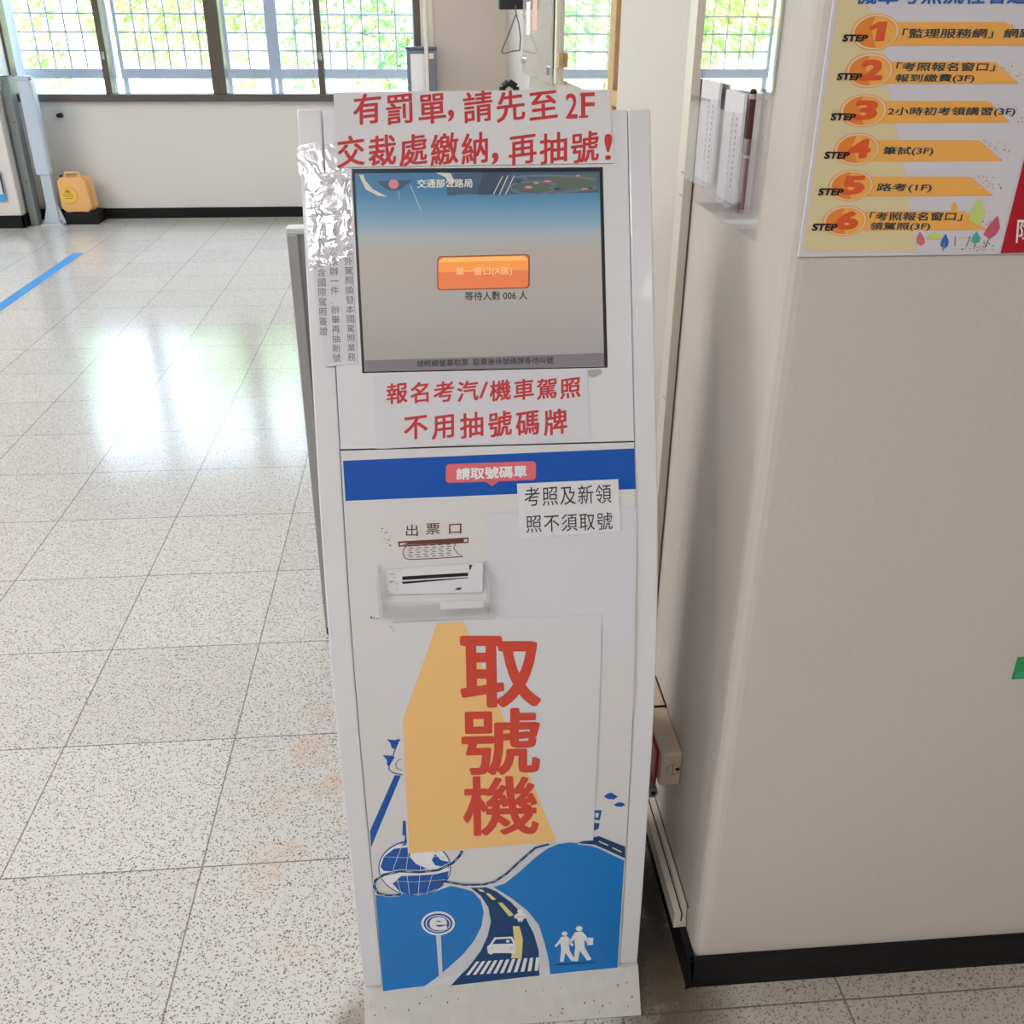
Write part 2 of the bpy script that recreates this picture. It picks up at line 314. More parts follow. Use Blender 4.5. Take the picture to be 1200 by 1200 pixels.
class Surf:
    """a printable surface: inv(pixel) -> (u, v); pos(u, v, off) -> world; cuts: heights where it bends"""
    def __init__(s, inv, pos, cuts=()): s.inv = inv; s.pos = pos; s.cuts = cuts
    def tris(s, mb, v2, faces, off, m):
        v2 = np.asarray(v2, float)
        if s.cuts:
            bm = bmesh.new(); bv = [bm.verts.new((q[0], q[1], 0)) for q in v2]
            for f in faces:
                try: bm.faces.new([bv[i] for i in f])
                except ValueError: pass
            lo, hi = v2[:, 1].min(), v2[:, 1].max()
            for z in s.cuts:
                if lo < z < hi: bmesh.ops.bisect_plane(bm, geom=bm.verts[:]+bm.edges[:]+bm.faces[:], plane_co=(0, z, 0), plane_no=(0, 1, 0), dist=1e-6)
            bm.verts.index_update()
            v2 = [(q.co.x, q.co.y) for q in bm.verts]; faces = [tuple(q.index for q in f.verts) for f in bm.faces]; bm.free()
        mb.add([s.pos(q[0], q[1], off) for q in v2], faces, m)
    def poly_uv(s, mb, uv, off, m):
        tr = tessellate_polygon([[Vector((q[0], q[1], 0)) for q in uv]])
        s.tris(mb, uv, [tuple(t) for t in tr], off, m)
    def poly(s, mb, px, off, m): s.poly_uv(mb, [s.inv(*q) for q in px], off, m)
    def line(s, mb, px, w, off, m, closed=False):
        """a stroke of width w metres along pixel points"""
        q = [Vector(s.inv(*a)) for a in px]
        if closed: q.append(q[0])
        L = []; R = []
        for i, a in enumerate(q):
            d = (q[min(i+1, len(q)-1)]-q[max(i-1, 0)])
            if d.length < 1e-9: d = Vector((1, 0))
            d.normalize(); n = Vector((-d.y, d.x))*w/2; L.append(a+n); R.append(a-n)
        n = len(q); s.tris(mb, L+R, [(i, i+1, n+i+1, n+i) for i in range(n-1)], off, m)
    def ell(s, mb, c, rx, ry, off, m, n=36):
        s.poly(mb, [(c[0]+rx*math.cos(2*math.pi*i/n), c[1]+ry*math.sin(2*math.pi*i/n)) for i in range(n)], off, m)
    def sheet(s, mb, px, off, m, th=.0004):
        """a sheet of paper with a thin edge; px: corners TL TR BR BL (or any outline)"""
        uv = [s.inv(*a) for a in px]; s.sheet_uv(mb, uv, off, m, th)
    def sheet_uv(s, mb, uv, off, m, th=.0004):
        s.poly_uv(mb, uv, off, m)
        n = len(uv)
        for i in range(n):
            a = uv[i]; b = uv[(i+1) % n]
            zs = sorted([z for z in s.cuts if min(a[1], b[1]) < z < max(a[1], b[1])], reverse=b[1] < a[1])
            pts = [a]+[(a[0]+(b[0]-a[0])*(z-a[1])/(b[1]-a[1]), z) for z in zs]+[b]
            for p_, q in zip(pts, pts[1:]):
                mb.add([s.pos(*p_, off), s.pos(*q, off), s.pos(*q, off-th), s.pos(*p_, off-th)], [(0, 1, 2, 3)], m)
    def text(s, mb, txt, quad, off, m, bold=0.0, dup=0.0):
        """ink of txt fills the pixel quad TL TR BR BL"""
        v, f = glyphs(txt)
        if not len(v): return
        lo = v.min(0); hi = v.max(0); t = (v-lo)/np.maximum(hi-lo, 1e-6)
        s._map(mb, t, f, quad, off, m)
        if bold > 0:
            w_, h_ = hi-lo; bx, by_ = bold/w_, bold/h_
            for k, (a, c) in enumerate([(math.cos(i*math.pi/6), math.sin(i*math.pi/6)) for i in range(12)]+[(.8, .8), (-.8, .8), (.8, -.8), (-.8, -.8)]): s._map(mb, t+np.array([a*bx, c*by_]), f, quad, off+.00001*(k+1), m)
    def _map(s, mb, t, f, quad, off, m):
        tl, tr, br, bl = [np.array(s.inv(*a)) for a in quad]
        X = t[:, :1]; Y = t[:, 1:]
        uv = (bl*(1-X)+br*X)*(1-Y)+(tl*(1-X)+tr*X)*Y
        s.tris(mb, uv, f, off, m)
    def cells(s, mb, txt, quad, off, m, bold=0.0, dup=0.0, skew=0.0, vertical=False, scale=.96):
        """one character per equal cell of the pixel quad; skew lifts strokes to the right as a brush does"""
        n = len(txt)
        for i, ch in enumerate(txt):
            if ch == ' ': continue
            v, f = glyphs(ch)
            if not len(v): continue
            t = (v-np.array([.5, .38]))*scale
            t = np.column_stack((t[:, 0], t[:, 1]+skew*t[:, 0]))+.5
            st = [(0, 0)]
            if dup: st = [(a*dup*.5, c*bold) for a, c in ((-1, -1), (1, -1), (-1, 1), (1, 1), (0, 0))]
            for k, (dx, dy) in enumerate(st):
                q = t+np.array([dx, dy])
                if vertical: q = np.column_stack((q[:, 0], (n-1-i+q[:, 1])/n))
                else: q = np.column_stack(((i+q[:, 0])/n, q[:, 1]))
                s._map(mb, q, f, quad, off+k*.00002, m)

# ================================================================== THE SETTING
YB = 8.85       # back wall
XR = 0.70       # right wall further in
PX, PY0, PY1 = 0.43, 1.145, 2.33   # pillar: left face, front face, far end
M_floor = floor_mat()
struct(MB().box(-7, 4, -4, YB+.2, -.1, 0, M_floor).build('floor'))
M_wall = wall_mat('cream_wall_paint', (208, 200, 194))
M_wallb = wall_mat('back_wall_paint', (220, 218, 214))
M_wallbeige = wall_mat('beige_wall_paint', (198, 188, 176), .05)
M_ceil = mat('ceiling_white', (232, 232, 230), rough=.8)
struct(MB().box(-7.2, 4.2, -4.2, YB+.2, 2.9, 3.05, M_ceil).build('ceiling'))
struct(MB().box(-7.2, -7, -4, YB+.2, 0, 2.9, M_wallb).build('wall_left'))
struct(MB().box(-7.2, 4.2, -4.2, -4, 0, 2.9, M_wallb).build('wall_front'))
SILL = .935; HEAD = 2.45; WX0, WX1 = -3.335, 0.0
b = MB(); b.box(-7, 4, YB, YB+.18, 0, SILL, M_wallb); b.box(-7, WX0, YB, YB+.18, SILL, 2.9, M_wallb); b.box(WX0, WX1, YB, YB+.18, HEAD, 2.9, M_wallb)
b.box(WX1, 4, YB, YB+.18, SILL, 2.9, M_wallbeige)
b.box(.1, XR+.2, YB-.012, YB, 0, 2.9, M_wallbeige)
struct(b.build('wall_back'))
struct(MB().box(XR, XR+.15, PY1, YB-.012, 0, 2.9, M_wall).build('wall_right'))
struct(MB().box(4, 4.2, -4.2, YB, 0, 2.9, M_wallb).build('wall_end'))
struct(MB().box(PX, 4, PY0, PY1, 0, 2.9, M_wall).build('pillar', bevel=.022, seg=4))
struct(MB().box(.515, XR, PY1+.001, 4.05, 0, 2.9, M_wall).build('pillar', bevel=.01))
struct(MB().box(-4.6, -3.30, 8.46, YB, 0, 2.9, M_wallb).build('column', bevel=.01))
# skirting
b = MB(); b.box(-3.30, XR, YB-.015, YB-.0005, 0, .085, M_baseb); struct(b.build('baseboard_back', bevel=.003))
b = MB(); b.box(-4.6, -3.288, 8.446, 8.4595, 0, .10, M_baseb); b.box(-3.2995, -3.288, 8.446, YB, 0, .10, M_baseb); struct(b.build('baseboard_column'))
b = MB(); b.box(PX-.012, 4, PY0-.012, PY0-.0005, 0, .072, M_baseb); b.box(PX-.012, PX-.0005, PY0-.012, PY1, 0, .072, M_baseb); struct(b.build('baseboard_pillar', bevel=.002))
struct(MB().box(-0.0, .1, YB-.03, YB-.0005, 0, 2.9, M_pvc).build('trim_1', bevel=.004))

# windows: two bays, each a frame, a mullion and two panes
def window(n, x0, x1, xm):
    root = bpy.data.objects.new('window_%d' % n, None); COL.objects.link(root); root['kind'] = 'structure'; root.location = ((x0+x1)/2, YB, SILL); ORG[root.name] = np.array(root.location)
    f = MB(); y0, y1 = YB-.03, YB+.10
    f.box(x0, x1, y0-.015, y1, SILL-.004, SILL+.052, M_frame); f.box(x0, x1, y0, y1, HEAD-.05, HEAD, M_frame)
    f.box(x0, x0+.055, y0, y1, SILL+.052, HEAD-.05, M_frame); f.box(x1-.055, x1, y0, y1, SILL+.052, HEAD-.05, M_frame)
    f.build('frame', root, bevel=.004)
    MB().box(xm-.026, xm+.026, y0+.01, y1-.02, SILL+.052, HEAD-.05, M_frame).build('mullion', root, bevel=.003)
    for a, c in ((x0+.055, xm-.026), (xm+.026, x1-.055)):
        MB().box(a, c, YB+.03, YB+.035, SILL+.052, HEAD-.05, M_pane).build('pane', root)
    h = MB(); h.box(xm-.012, xm+.012, y0-.008, y0+.01, 1.24, 1.30, M_chrome); h.build('latch', root, bevel=.003)
window(1, WX0, -1.655, -2.545); window(2, -1.655, WX1, -.825)

# ------------------------------------------------------------------ outdoors
struct(MB().box(-14, 10, YB+.2, 26, -.4, -.3, M_conc).build('ground_outside'))
t = MB().box(-14, 10, 14.6, 14.8, -.3, 2.2, M_conc).build('boundary_wall'); tag(t, 'pale concrete boundary wall outside behind the shrubs', 'wall'); t['kind'] = 'structure'
t = MB().box(-14, 10, YB+.25, YB+1.0, -.3, .96, M_conc).build('outer_ledge'); tag(t, 'white concrete ledge outside under the window grilles', 'ledge'); t['kind'] = 'structure'
def grille(x0, x1, label, wide=.085):
    yg = YB+.34; z0, z1 = 1.12, 2.5
    r = thing('security_grille', ((x0+x1)/2, yg, .961), label, 'grille', 'window security grilles')
    f = MB(); f.box(x0, x1, yg-.02, yg+.02, z0-.035, z0+.04, M_grille); f.box(x0, x1, yg-.02, yg+.02, z1-.05, z1, M_grille)
    f.box(x0, x0+wide, yg-.02, yg+.02, z0+.04, z1-.05, M_grille); f.box(x1-wide, x1, yg-.02, yg+.02, z0+.04, z1-.05, M_grille)
    for xx in (x0+.03, x1-.03): f.box(xx-.02, xx+.02, yg-.015, yg+.015, .961, z0-.035, M_grille)
    f.build('frame', r)
    bars = MB(); nx = max(1, round((x1-x0-2*wide)/.135))
    for i in range(1, nx):
        x = x0+wide+(x1-x0-2*wide)*i/nx; bars.cyl((x, yg, z0+.03), (x, yg, z1-.04), .0085, M_bars, 6)
    for k in range(1, 10): bars.cyl((x0+wide*.5, yg, z0+.04+.138*k), (x1-wide*.5, yg, z0+.04+.138*k), .0085, M_bars, 6)
    bars.build('bars', r)
grille(-3.40, -2.56, 'pale steel mesh grille outside the leftmost window pane, wide frame on both sides', .1)
grille(-2.52, -1.69, 'pale steel mesh grille outside the second window pane from the left', .03)
grille(-1.66, -1.24, 'narrow pale mesh grille outside the third window pane, left of its thick post', .05)
grille(-1.24, -.02, 'pale mesh grille outside the right-hand window panes, ending beside the grey cabinet', .05)
M_leafc = mat('leaf_blue_green', (128, 176, 128), rough=.6)
def shrub(x, y, rx, h, label, seed, dens=900):
    rnd = random.Random(seed); r = thing('shrub', (x, y, -.3), label, 'shrub', 'shrubs outside the windows')
    st = MB()
    for k in range(4): st.cyl((x+rnd.uniform(-.1, .1), y, -.3), (x+rnd.uniform(-.6, .6)*rx, y+rnd.uniform(-.2, .2), h*.75), .016, M_stem, 6, .005)
    st.build('stem', r)
    lf = MB()
    cl = [(x+rnd.uniform(-1, 1)*rx, y+rnd.uniform(-.4, .4), rnd.uniform(.3, 1)*h, rnd.uniform(.2, .42)) for _ in range(18)]
    for i in range(int(dens*2.2)):
        c = rnd.choice(cl); v = Vector((rnd.gauss(0, 1), rnd.gauss(0, 1), rnd.gauss(0, 1))).normalized()*c[3]*rnd.uniform(.6, 1)
        p_ = Vector(c[:3])+v; a = Vector((rnd.uniform(-1, 1), rnd.uniform(-1, 1), rnd.uniform(-1, 1))).normalized(); d = a.orthogonal().normalized(); e = a.cross(d); l = rnd.uniform(.045, .085); w = l*.45
        lf.add([p_-d*l, p_+e*w-d*l*.2, p_+d*l, p_-e*w-d*l*.2, p_+a*.012], [(0, 1, 4), (1, 2, 4), (2, 3, 4), (3, 0, 4)], (M_leafc if seed > 3 and rnd.random() < .6 else M_leafa) if rnd.random() < .6 else M_leafb)
    lf.build('foliage', r)
shrub(-4.5, 11.7, .5, 2.6, 'pale green shrub outside, seen through the leftmost window pane', 1)
shrub(-3.4, 13.5, .5, 2.5, 'pale green shrub outside, farther back behind the thin left window mullion', 2, 800)
shrub(-2.3, 11.7, .5, 2.6, 'leafy green shrub outside behind the second window pane', 3)
shrub(-1.2, 13.5, .6, 3.0, 'dense green shrub outside, farther back behind the third window pane', 4, 1200)
shrub(-.1, 11.7, .55, 3.0, 'green shrub outside behind the pane beside the grey cabinet', 5, 1300)
shrub(1.1, 13.5, .6, 3.0, 'green shrub outside behind the white wall trim beside the window', 6, 1000)

# ================================================================== THE KIOSK
# front outline in side view: height, distance
KZ = [0, .047, .071, .12, .19, .29, .37, .467, .577, .687, .765, .866, .97, 1.446, 1.62]
KY = [1.088, 1.122, 1.1355, 1.136, 1.136, 1.1375, 1.141, 1.1445, 1.149, 1.159, 1.172, 1.197, 1.231, 1.414, 1.4809]
def kprof(z): return float(np.interp(z, KZ, KY))
# smooth the bend
_zs = np.linspace(.08, .96, 45); _raw = np.interp(_zs, KZ, KY); _sm = np.convolve(np.pad(_raw, 3, mode='edge'), np.ones(7)/7, 'valid')
_sm[:3] = _raw[:3]; _sm[-3:] = _raw[-3:]
KZ = [0, .045, .058]+list(_zs)+[.97, 1.446, 1.62]; KY = [1.088, 1.122, 1.1355]+list(_sm)+[1.231, 1.414, 1.4809]
LEAN = .0103; KX = .0865
def KW(u, y, z): return (KX+u-LEAN*z, y, z+LEAN*u*0)
def kpos(u, z, off=0.0):
    s_ = (kprof(z+.01)-kprof(z-.01))/.02 if z > .09 else 0.0
    k = 1/math.sqrt(1+s_*s_); return KW(u, kprof(z)-off*k, z+off*s_*k)
def kinv(x, y):
    d = ray(x, y); lo, hi = .8, 2.2
    for _ in range(48):
        m = (lo+hi)/2; P = CAM+d*m
        if P[1] < kprof(P[2]): lo = m
        else: hi = m
    P = CAM+d*lo; return (P[0]-KX+LEAN*P[2], P[2])
KS = Surf(kinv, kpos, tuple(KZ[3:-2]))
kiosk = thing('ticket_kiosk', (KX, 1.3, 0), 'tall white queue-number ticket kiosk with a touch screen, beside the cream pillar', 'ticket kiosk')
BACK = 1.50
def outline(z0, z1, inset):
    zs = [z for z in KZ if z0 < z < z1]
    return [(kprof(z)+inset, z) for z in [z0]+zs+[z1]]
for a, c in ((-.24, -.2075), (.2075, .24)):
    zl = .0585 if a < 0 else .071; pr = outline(zl, 1.446, .003); pr += [(1.424, 1.4455), (BACK, 1.36), (BACK, zl)]
    MB().prism(pr, lambda q: KW(a, q[0], q[1]), lambda q: KW(c, q[0], q[1]), M_white).build('side_panel', kiosk, bevel=.003, seg=3)
pr = outline(.02, 1.43, .02); pr += [(1.436, 1.43), (BACK-.004, 1.35), (BACK-.004, .02)]
MB().prism(pr, lambda q: KW(-.2065, q[0], q[1]), lambda q: KW(.2065, q[0], q[1]), M_white).build('cabinet', kiosk)
pr = [(1.088, 0), (1.1225, .045), (1.133, .0575), (BACK, .0575), (BACK, 0)]
b = MB().prism(pr, lambda q: KW(-.24, q[0], q[1]), lambda q: KW(.24, q[0], q[1]*1.2 if q[1] else 0), mat('dusty_white_enamel', (205, 202, 198), rough=.5, var=.12, vscale=40))
rr = random.Random(3)
for _ in range(60):
    u = rr.uniform(-.235, .235); k = rr.uniform(.02, .98); s_ = rr.uniform(.0006, .0016)
    def bp(u, k): return KW(u, 1.088+.0345*k-.0004, .045*k*(1+.2*(u+.24)/.48)+.0003)
    b.add([bp(u-s_, k), bp(u, k-s_*25), bp(u+s_*1.3, k), bp(u, k+s_*22)], [(0, 1, 2, 3)], M_dirt)
b.build('base', kiosk)
# upper panel with the screen opening
SU0, SU1, SZ0, SZ1 = -.1712, .1712, 1.1193, 1.3742
b = MB()
def slab(mb, u0, u1, z0, z1, m, f=0.0, bk=-.018):
    zs = [z0]+[z for z in KZ if z0 < z < z1]+[z1]; n = len(zs)
    vs = [kpos(u0, z, f) for z in zs]+[kpos(u1, z, f) for z in zs]+[kpos(u0, z, bk) for z in zs]+[kpos(u1, z, bk) for z in zs]
    fs = []
    for i in range(n-1): fs += [(i, n+i, n+i+1, i+1), (2*n+i, 2*n+i+1, 3*n+i+1, 3*n+i), (i, i+1, 2*n+i+1, 2*n+i), (n+i, 3*n+i, 3*n+i+1, n+i+1)]
    fs += [(0, 2*n, 3*n, n), (n-1, 2*n-1, 4*n-1, 3*n-1)]
    mb.add(vs, fs, m)
U = .2062
slab(b, -U, SU0, 1.0225, 1.4448, M_white); slab(b, SU1, U, 1.0225, 1.4448, M_white); slab(b, SU0, SU1, SZ1, 1.4448, M_white); slab(b, SU0, SU1, 1.0225, SZ0, M_white)
b.build('upper_panel', kiosk)
b = MB(); w = .0034
slab(b, SU0+.0002, SU0+w, SZ0, SZ1, M_black, -.0012); slab(b, SU1-w-.001, SU1-.0002, SZ0, SZ1, M_black, -.0012); slab(b, SU0+w, SU1-w-.001, SZ1-w-.001, SZ1-.0002, M_black, -.0012); slab(b, SU0+w, SU1-w-.001, SZ0+.0002, SZ0+.0018, M_black, -.0012)
b.build('bezel', kiosk)
# screen picture
b = MB(); SO = -.004
KS.poly_uv(b, [(SU0+w, SZ0+.0018), (SU1-w-.001, SZ0+.0018), (SU1-w-.001, SZ1-w-.001), (SU0+w, SZ1-w-.001)], SO, screen_mat())
E_bar = mat('screen_grey_bar', (112, 104, 108), emit=.85); E_cloud = mat('screen_cloud', (196, 188, 172), emit=.8); E_navy = mat('screen_navy', (58, 78, 104), emit=.8); E_road = mat('screen_road', (98, 104, 112), emit=.8)
E_green = mat('screen_green', (78, 92, 82), emit=.8); E_dark = mat('screen_shade', (44, 62, 84), emit=.8); E_pale = mat('screen_pale', (214, 206, 186), emit=.8); E_coral = mat('screen_coral', (196, 120, 124), emit=.8)
E_or1 = mat('screen_orange_top', (232, 172, 92), emit=.95); E_or2 = mat('screen_orange', (232, 140, 62), emit=.95); E_or3 = mat('screen_orange_deep', (216, 112, 62), emit=.95); E_txt = mat('screen_button_text', (242, 190, 140), emit=.95); E_edge = mat('screen_button_edge', (140, 72, 40), emit=.8)
E_blk = mat('screen_black', (20, 20, 22), emit=.5)
def s4(x, y): return (400+x*.28333, 180+y*.28333)
def P4(pts, o, m): KS.poly(b, [s4(*q) for q in pts], SO+o, m)
P4([(96, 855), (1092, 824), (1095, 876), (100, 906)], .0002, E_bar)
P4([(470, 76), (1068, 68), (1066, 158), (600, 168), (520, 165), (440, 172), (430, 120)], .0002, E_navy)
P4([(590, 75), (700, 74), (650, 165), (560, 166)], .0003, E_dark)
P4([(700, 150), (760, 110), (840, 98), (1000, 80), (1062, 84), (1060, 150), (900, 162)], .0003, E_green)
for q in ([(630, 165), (668, 90)], [(655, 166), (690, 88)], [(680, 166), (716, 88)]): KS.line(b, [s4(*a) for a in q], .0012, SO+.0004, E_cloud)
KS.line(b, [s4(700+95*math.cos(t)+95, 138+26*math.sin(t)) for t in [i*.33 for i in range(20)]], .0022, SO+.0004, E_road)
KS.line(b, [s4(x, 88+.0004*(x-850)**2) for x in range(720, 1065, 30)], .0026, SO+.0005, E_road)
KS.line(b, [s4(x, 160-.14*(x-900)) for x in range(880, 1065, 30)], .003, SO+.0005, E_road)
for k in range(14):
    cx, cy_ = rr.uniform(720, 1040), rr.uniform(85, 150); KS.ell(b, s4(cx, cy_), rr.uniform(2, 5), rr.uniform(1, 2), SO+.00055, rr.choice([E_coral, E_road, E_dark, E_green]), 8)
P4([(72, 85), (90, 84), (100, 110), (130, 145), (190, 176), (150, 172), (100, 145)], .0003, E_cloud)
P4([(390, 76), (450, 78), (470, 110), (455, 130), (430, 95)], .0003, E_cloud)
P4([(140, 112), (298, 106), (240, 148), (195, 150)], .0004, E_navy)
KS.ell(b, s4(216, 124), 6, 5.6, SO+.0006, E_coral, 20)
KS.line(b, [s4(285, 128), s4(330, 236)], .0007, SO+.0004, E_cloud); KS.line(b, [s4(236, 150), s4(240, 186)], .0006, SO+.0004, E_cloud)
KS.text(b, '交通部公路局', [s4(314, 104), s4(542, 102), s4(542, 137), s4(314, 139)], SO+.0006, E_pale, .014)
def rrect(x0, y0, x1, y1, r, tilt=0.0, n=5):
    out = []
    for cx, cy_, a in ((x1-r, y1-r, 0), (x0+r, y1-r, 90), (x0+r, y0+r, 180), (x1-r, y0+r, 270)):
        for i in range(n+1):
            t = math.radians(a+90*i/n); X = cx+r*math.cos(t); out.append((X, cy_+r*math.sin(t)+tilt*(X-x0)))
    return out
P4(rrect(396, 423, 781, 565, 16, -.024), .0006, E_edge)
P4(rrect(401, 428, 774, 560, 14, -.024), .0008, E_or3)
P4([(402, 445), (420, 429), (755, 421), (773, 434), (774, 480), (402, 490)], .0010, E_or2)
P4([(408, 438), (425, 431), (752, 423), (768, 433), (768, 440), (408, 449)], .0012, E_or1)
KS.text(b, '單一窗口(A區)', [s4(474, 470), s4(706, 466), s4(706, 504), s4(474, 508)], SO+.0015, E_txt, .004)
KS.text(b, '等待人數 006 人', [s4(512, 570), s4(770, 565), s4(770, 602), s4(512, 607)], SO+.0006, E_blk, .012)
KS.text(b, '請輕觸螢幕取票  取票後待號碼牌等待叫號', [s4(312, 855), s4(878, 838), s4(878, 868), s4(312, 882)], SO+.0006, E_blk, .01)
b.build('touch_screen', kiosk)
# lower panel and its print
b = MB(); slab(b, -U, U, .0585, 1.0205, M_art)
O1, O2, O3, O4, O5 = .0003, .0006, .0009, .0012, .0015
KS.poly(b, [(402, 540), (743, 525.5), (745, 573), (405, 587)], O1, M_blue)
KS.poly(b, rrect(522.5, 544, 628, 566, 4, -.035), O2, M_bubble)
KS.poly(b, [(566, 563), (587, 562), (577, 569.5)], O2, M_bubble)
KS.text(b, '請取號碼單', [(535, 549), (617, 545.5), (617, 559), (535, 562)], O3, M_wink, .03)
def s6(x, y): return (420+x*.3, 580+y*.3)
KS.text(b, '出', [s6(186, 116), s6(232, 115), s6(232, 160), s6(186, 161)], O1, M_brown, .006)
KS.text(b, '票', [s6(264, 112), s6(318, 110), s6(318, 153), s6(264, 155)], O1, M_brown, .006)
KS.text(b, '口', [s6(354, 114), s6(402, 112), s6(402, 150), s6(354, 152)], O1, M_brown, .006)
KS.poly(b, [s6(155, 182), s6(430, 166), s6(430, 187), s6(157, 203)], O1, M_brown)
KS.poly(b, [s6(162, 188), s6(425, 172), s6(425, 182), s6(162, 197)], O2, M_art)
KS.poly(b, [s6(200, 184), s6(412, 172), s6(412, 183), s6(170, 195)], O3, M_brown)
KS.line(b, [s6(192, 196), s6(176, 212), s6(174, 232), s6(184, 248), s6(200, 252), s6(300, 248), s6(408, 240), s6(385, 225), s6(372, 206), s6(380, 190)], .0011, O2, M_brown)
for j in range(6):
    for i in range(6):
        x = 192+i*30+(j % 2)*5; y = 200+j*8.5-.045*(x-190)
        if x < 370: KS.line(b, [s6(x, y), s6(x+17, y-.8)], .0009, O2, M_brown)
for _ in range(36):
    x, y = rr.choice([(98, 150), (60, 470), (120, 350), (115, 185), (140, 520)]); x += rr.gauss(0, 9); y += rr.gauss(0, 12); s_ = rr.uniform(1, 4.5)
    KS.poly(b, [s6(x, y), s6(x+s_*1.6, y-s_*.4), s6(x+s_, y+s_), s6(x-s_*.3, y+s_*.7)], O1, M_dirt)
# street picture
def A(x, y): return (400+x/3, 920+y/3)
def AP(pts, o, m): KS.poly(b, [A(*q) for q in pts], o, m)
def AL(pts, w_, o, m): KS.line(b, [A(*q) for q in pts], w_, o, m)
def AE(c, rx, ry, o, m, n=32): KS.poly(b, [A(c[0]+rx*math.cos(2*math.pi*i/n), c[1]+ry*math.sin(2*math.pi*i/n)) for i in range(n)], o, m)
AP([(120, 386), (160, 390), (210, 380), (270, 390), (330, 374), (385, 354), (430, 364), (462, 374), (490, 405), (501, 445), (493, 495), (468, 545), (428, 595), (378, 640), (328, 682), (272, 718), (147, 728)], O1, M_art_blue)
AP([(462, 374), (482, 386), (508, 420), (522, 470), (514, 530), (490, 582), (446, 642), (376, 714), (270, 722), (328, 682), (378, 640), (428, 595), (468, 545), (493, 495), (501, 445), (490, 405)], O1, M_verge)
AP([(452, 358), (500, 354), (545, 372), (596, 410), (645, 460), (676, 520), (694, 580), (697, 686), (376, 714), (446, 642), (490, 582), (514, 530), (526, 478), (516, 428), (490, 388)], O2, M_art_navy)
AP([(500, 354), (535, 358), (600, 398), (654, 440), (694, 490), (716, 560), (730, 620), (735, 681), (697, 686), (694, 580), (676, 520), (645, 460), (596, 410), (545, 372)], O3, M_verge)
AP([(535, 358), (575, 345), (625, 305), (680, 255), (725, 222), (765, 206), (805, 201), (850, 206), (900, 220), (950, 244), (994, 264), (970, 661), (735, 681), (730, 620), (716, 560), (694, 490), (654, 440), (600, 398)], O2, M_art_blue)
AL([(330, 335), (380, 345), (430, 355), (500, 354), (545, 344), (590, 314), (640, 268), (690, 224), (740, 208)], .0062, O3, M_verge)
AL([(330, 332), (380, 340), (430, 349), (500, 348), (540, 338), (583, 308), (632, 262), (682, 219), (730, 206)], .0042, O4, M_art_navy)
for i in range(10):
    t = i/10; q = [(380, 340), (430, 349), (500, 348), (540, 338), (583, 308), (632, 262), (682, 219)]
    k = t*(len(q)-1); j = int(k); k -= j; x = q[j][0]+(q[j+1][0]-q[j][0])*k; y = q[j][1]+(q[j+1][1]-q[j][1])*k; dx, dy = q[j+1][0]-q[j][0], q[j+1][1]-q[j][1]; l = math.hypot(dx, dy)
    AL([(x, y), (x+dx/l*12, y+dy/l*12)], .0008, O5, M_verge)
AP([(860, 190), (905, 178), (998, 216), (997, 256), (930, 225), (890, 208), (830, 203)], O3, M_art_navy)
AL([(830, 205), (890, 212), (940, 234), (995, 260)], .0022, O4, M_verge)
AL([(905, 196), (938, 210)], .0022, O4, M_yellow); AL([(952, 218), (985, 234)], .0022, O4, M_yellow)
for q in ([(478, 362), (497, 366), (505, 374), (488, 372)], [(507, 378), (520, 379), (545, 400), (530, 402)], [(550, 411), (566, 412), (607, 455), (590, 460)], [(603, 494), (626, 494), (638, 540), (634, 607), (596, 607), (608, 560)], [(556, 676), (608, 672), (602, 692), (546, 696)]): AP(q, O4, M_yellow)
AP([(462, 620), (695, 604), (696, 656), (412, 682)], O3, M_art_navy)
for i in range(11):
    xt = 474+i*21; xb = 428+i*25
    AP([(xt, 619-(xt-462)*.069), (xt+12, 618-(xt-462)*.069), (min(xb+13, 694), 679-(xb-412)*.09), (min(xb, 690), 680-(xb-412)*.09)], O5, M_wink)
# e sign, car, scooter rider, two walkers
AE((340, 485), 59, 42, O2, M_wink); AE((340, 485), 51, 35, O3, M_art_mid); AE((340, 485), 44, 29.5, O4, M_wink); AE((340, 485), 40, 26.5, O4+.0002, M_art_mid)
KS.text(b, 'e', [A(313, 464), A(368, 463), A(368, 505), A(313, 506)], O5+.0001, M_wink, .03)
AP([(333, 526), (350, 525), (357, 688), (344, 684)], O2, M_verge)
AP([(512, 566), (524, 555), (538, 533), (600, 530), (612, 553), (614, 586), (606, 594), (594, 588), (535, 588), (526, 594), (515, 588)], O5, M_wink)
AP([(531, 556), (543, 539), (595, 537), (604, 554)], O5+.0002, M_art_navy)
AE((585, 546), 7, 5, O5+.0004, M_wink, 12); AE((530, 571), 6, 4, O5+.0003, M_verge, 10); AE((598, 570), 6, 4, O5+.0003, M_verge, 10)
AE((629, 441), 11, 8, O5, M_wink, 14)
AP([(612, 452), (622, 447), (638, 447), (650, 455), (648, 465), (640, 468), (636, 478), (622, 478), (618, 468), (606, 464)], O5, M_wink); AL([(613, 464), (622, 460), (636, 460), (646, 464)], .0009, O5+.0002, M_art_navy); AL([(622, 474), (636, 474)], .0009, O5+.0002, M_art_navy)
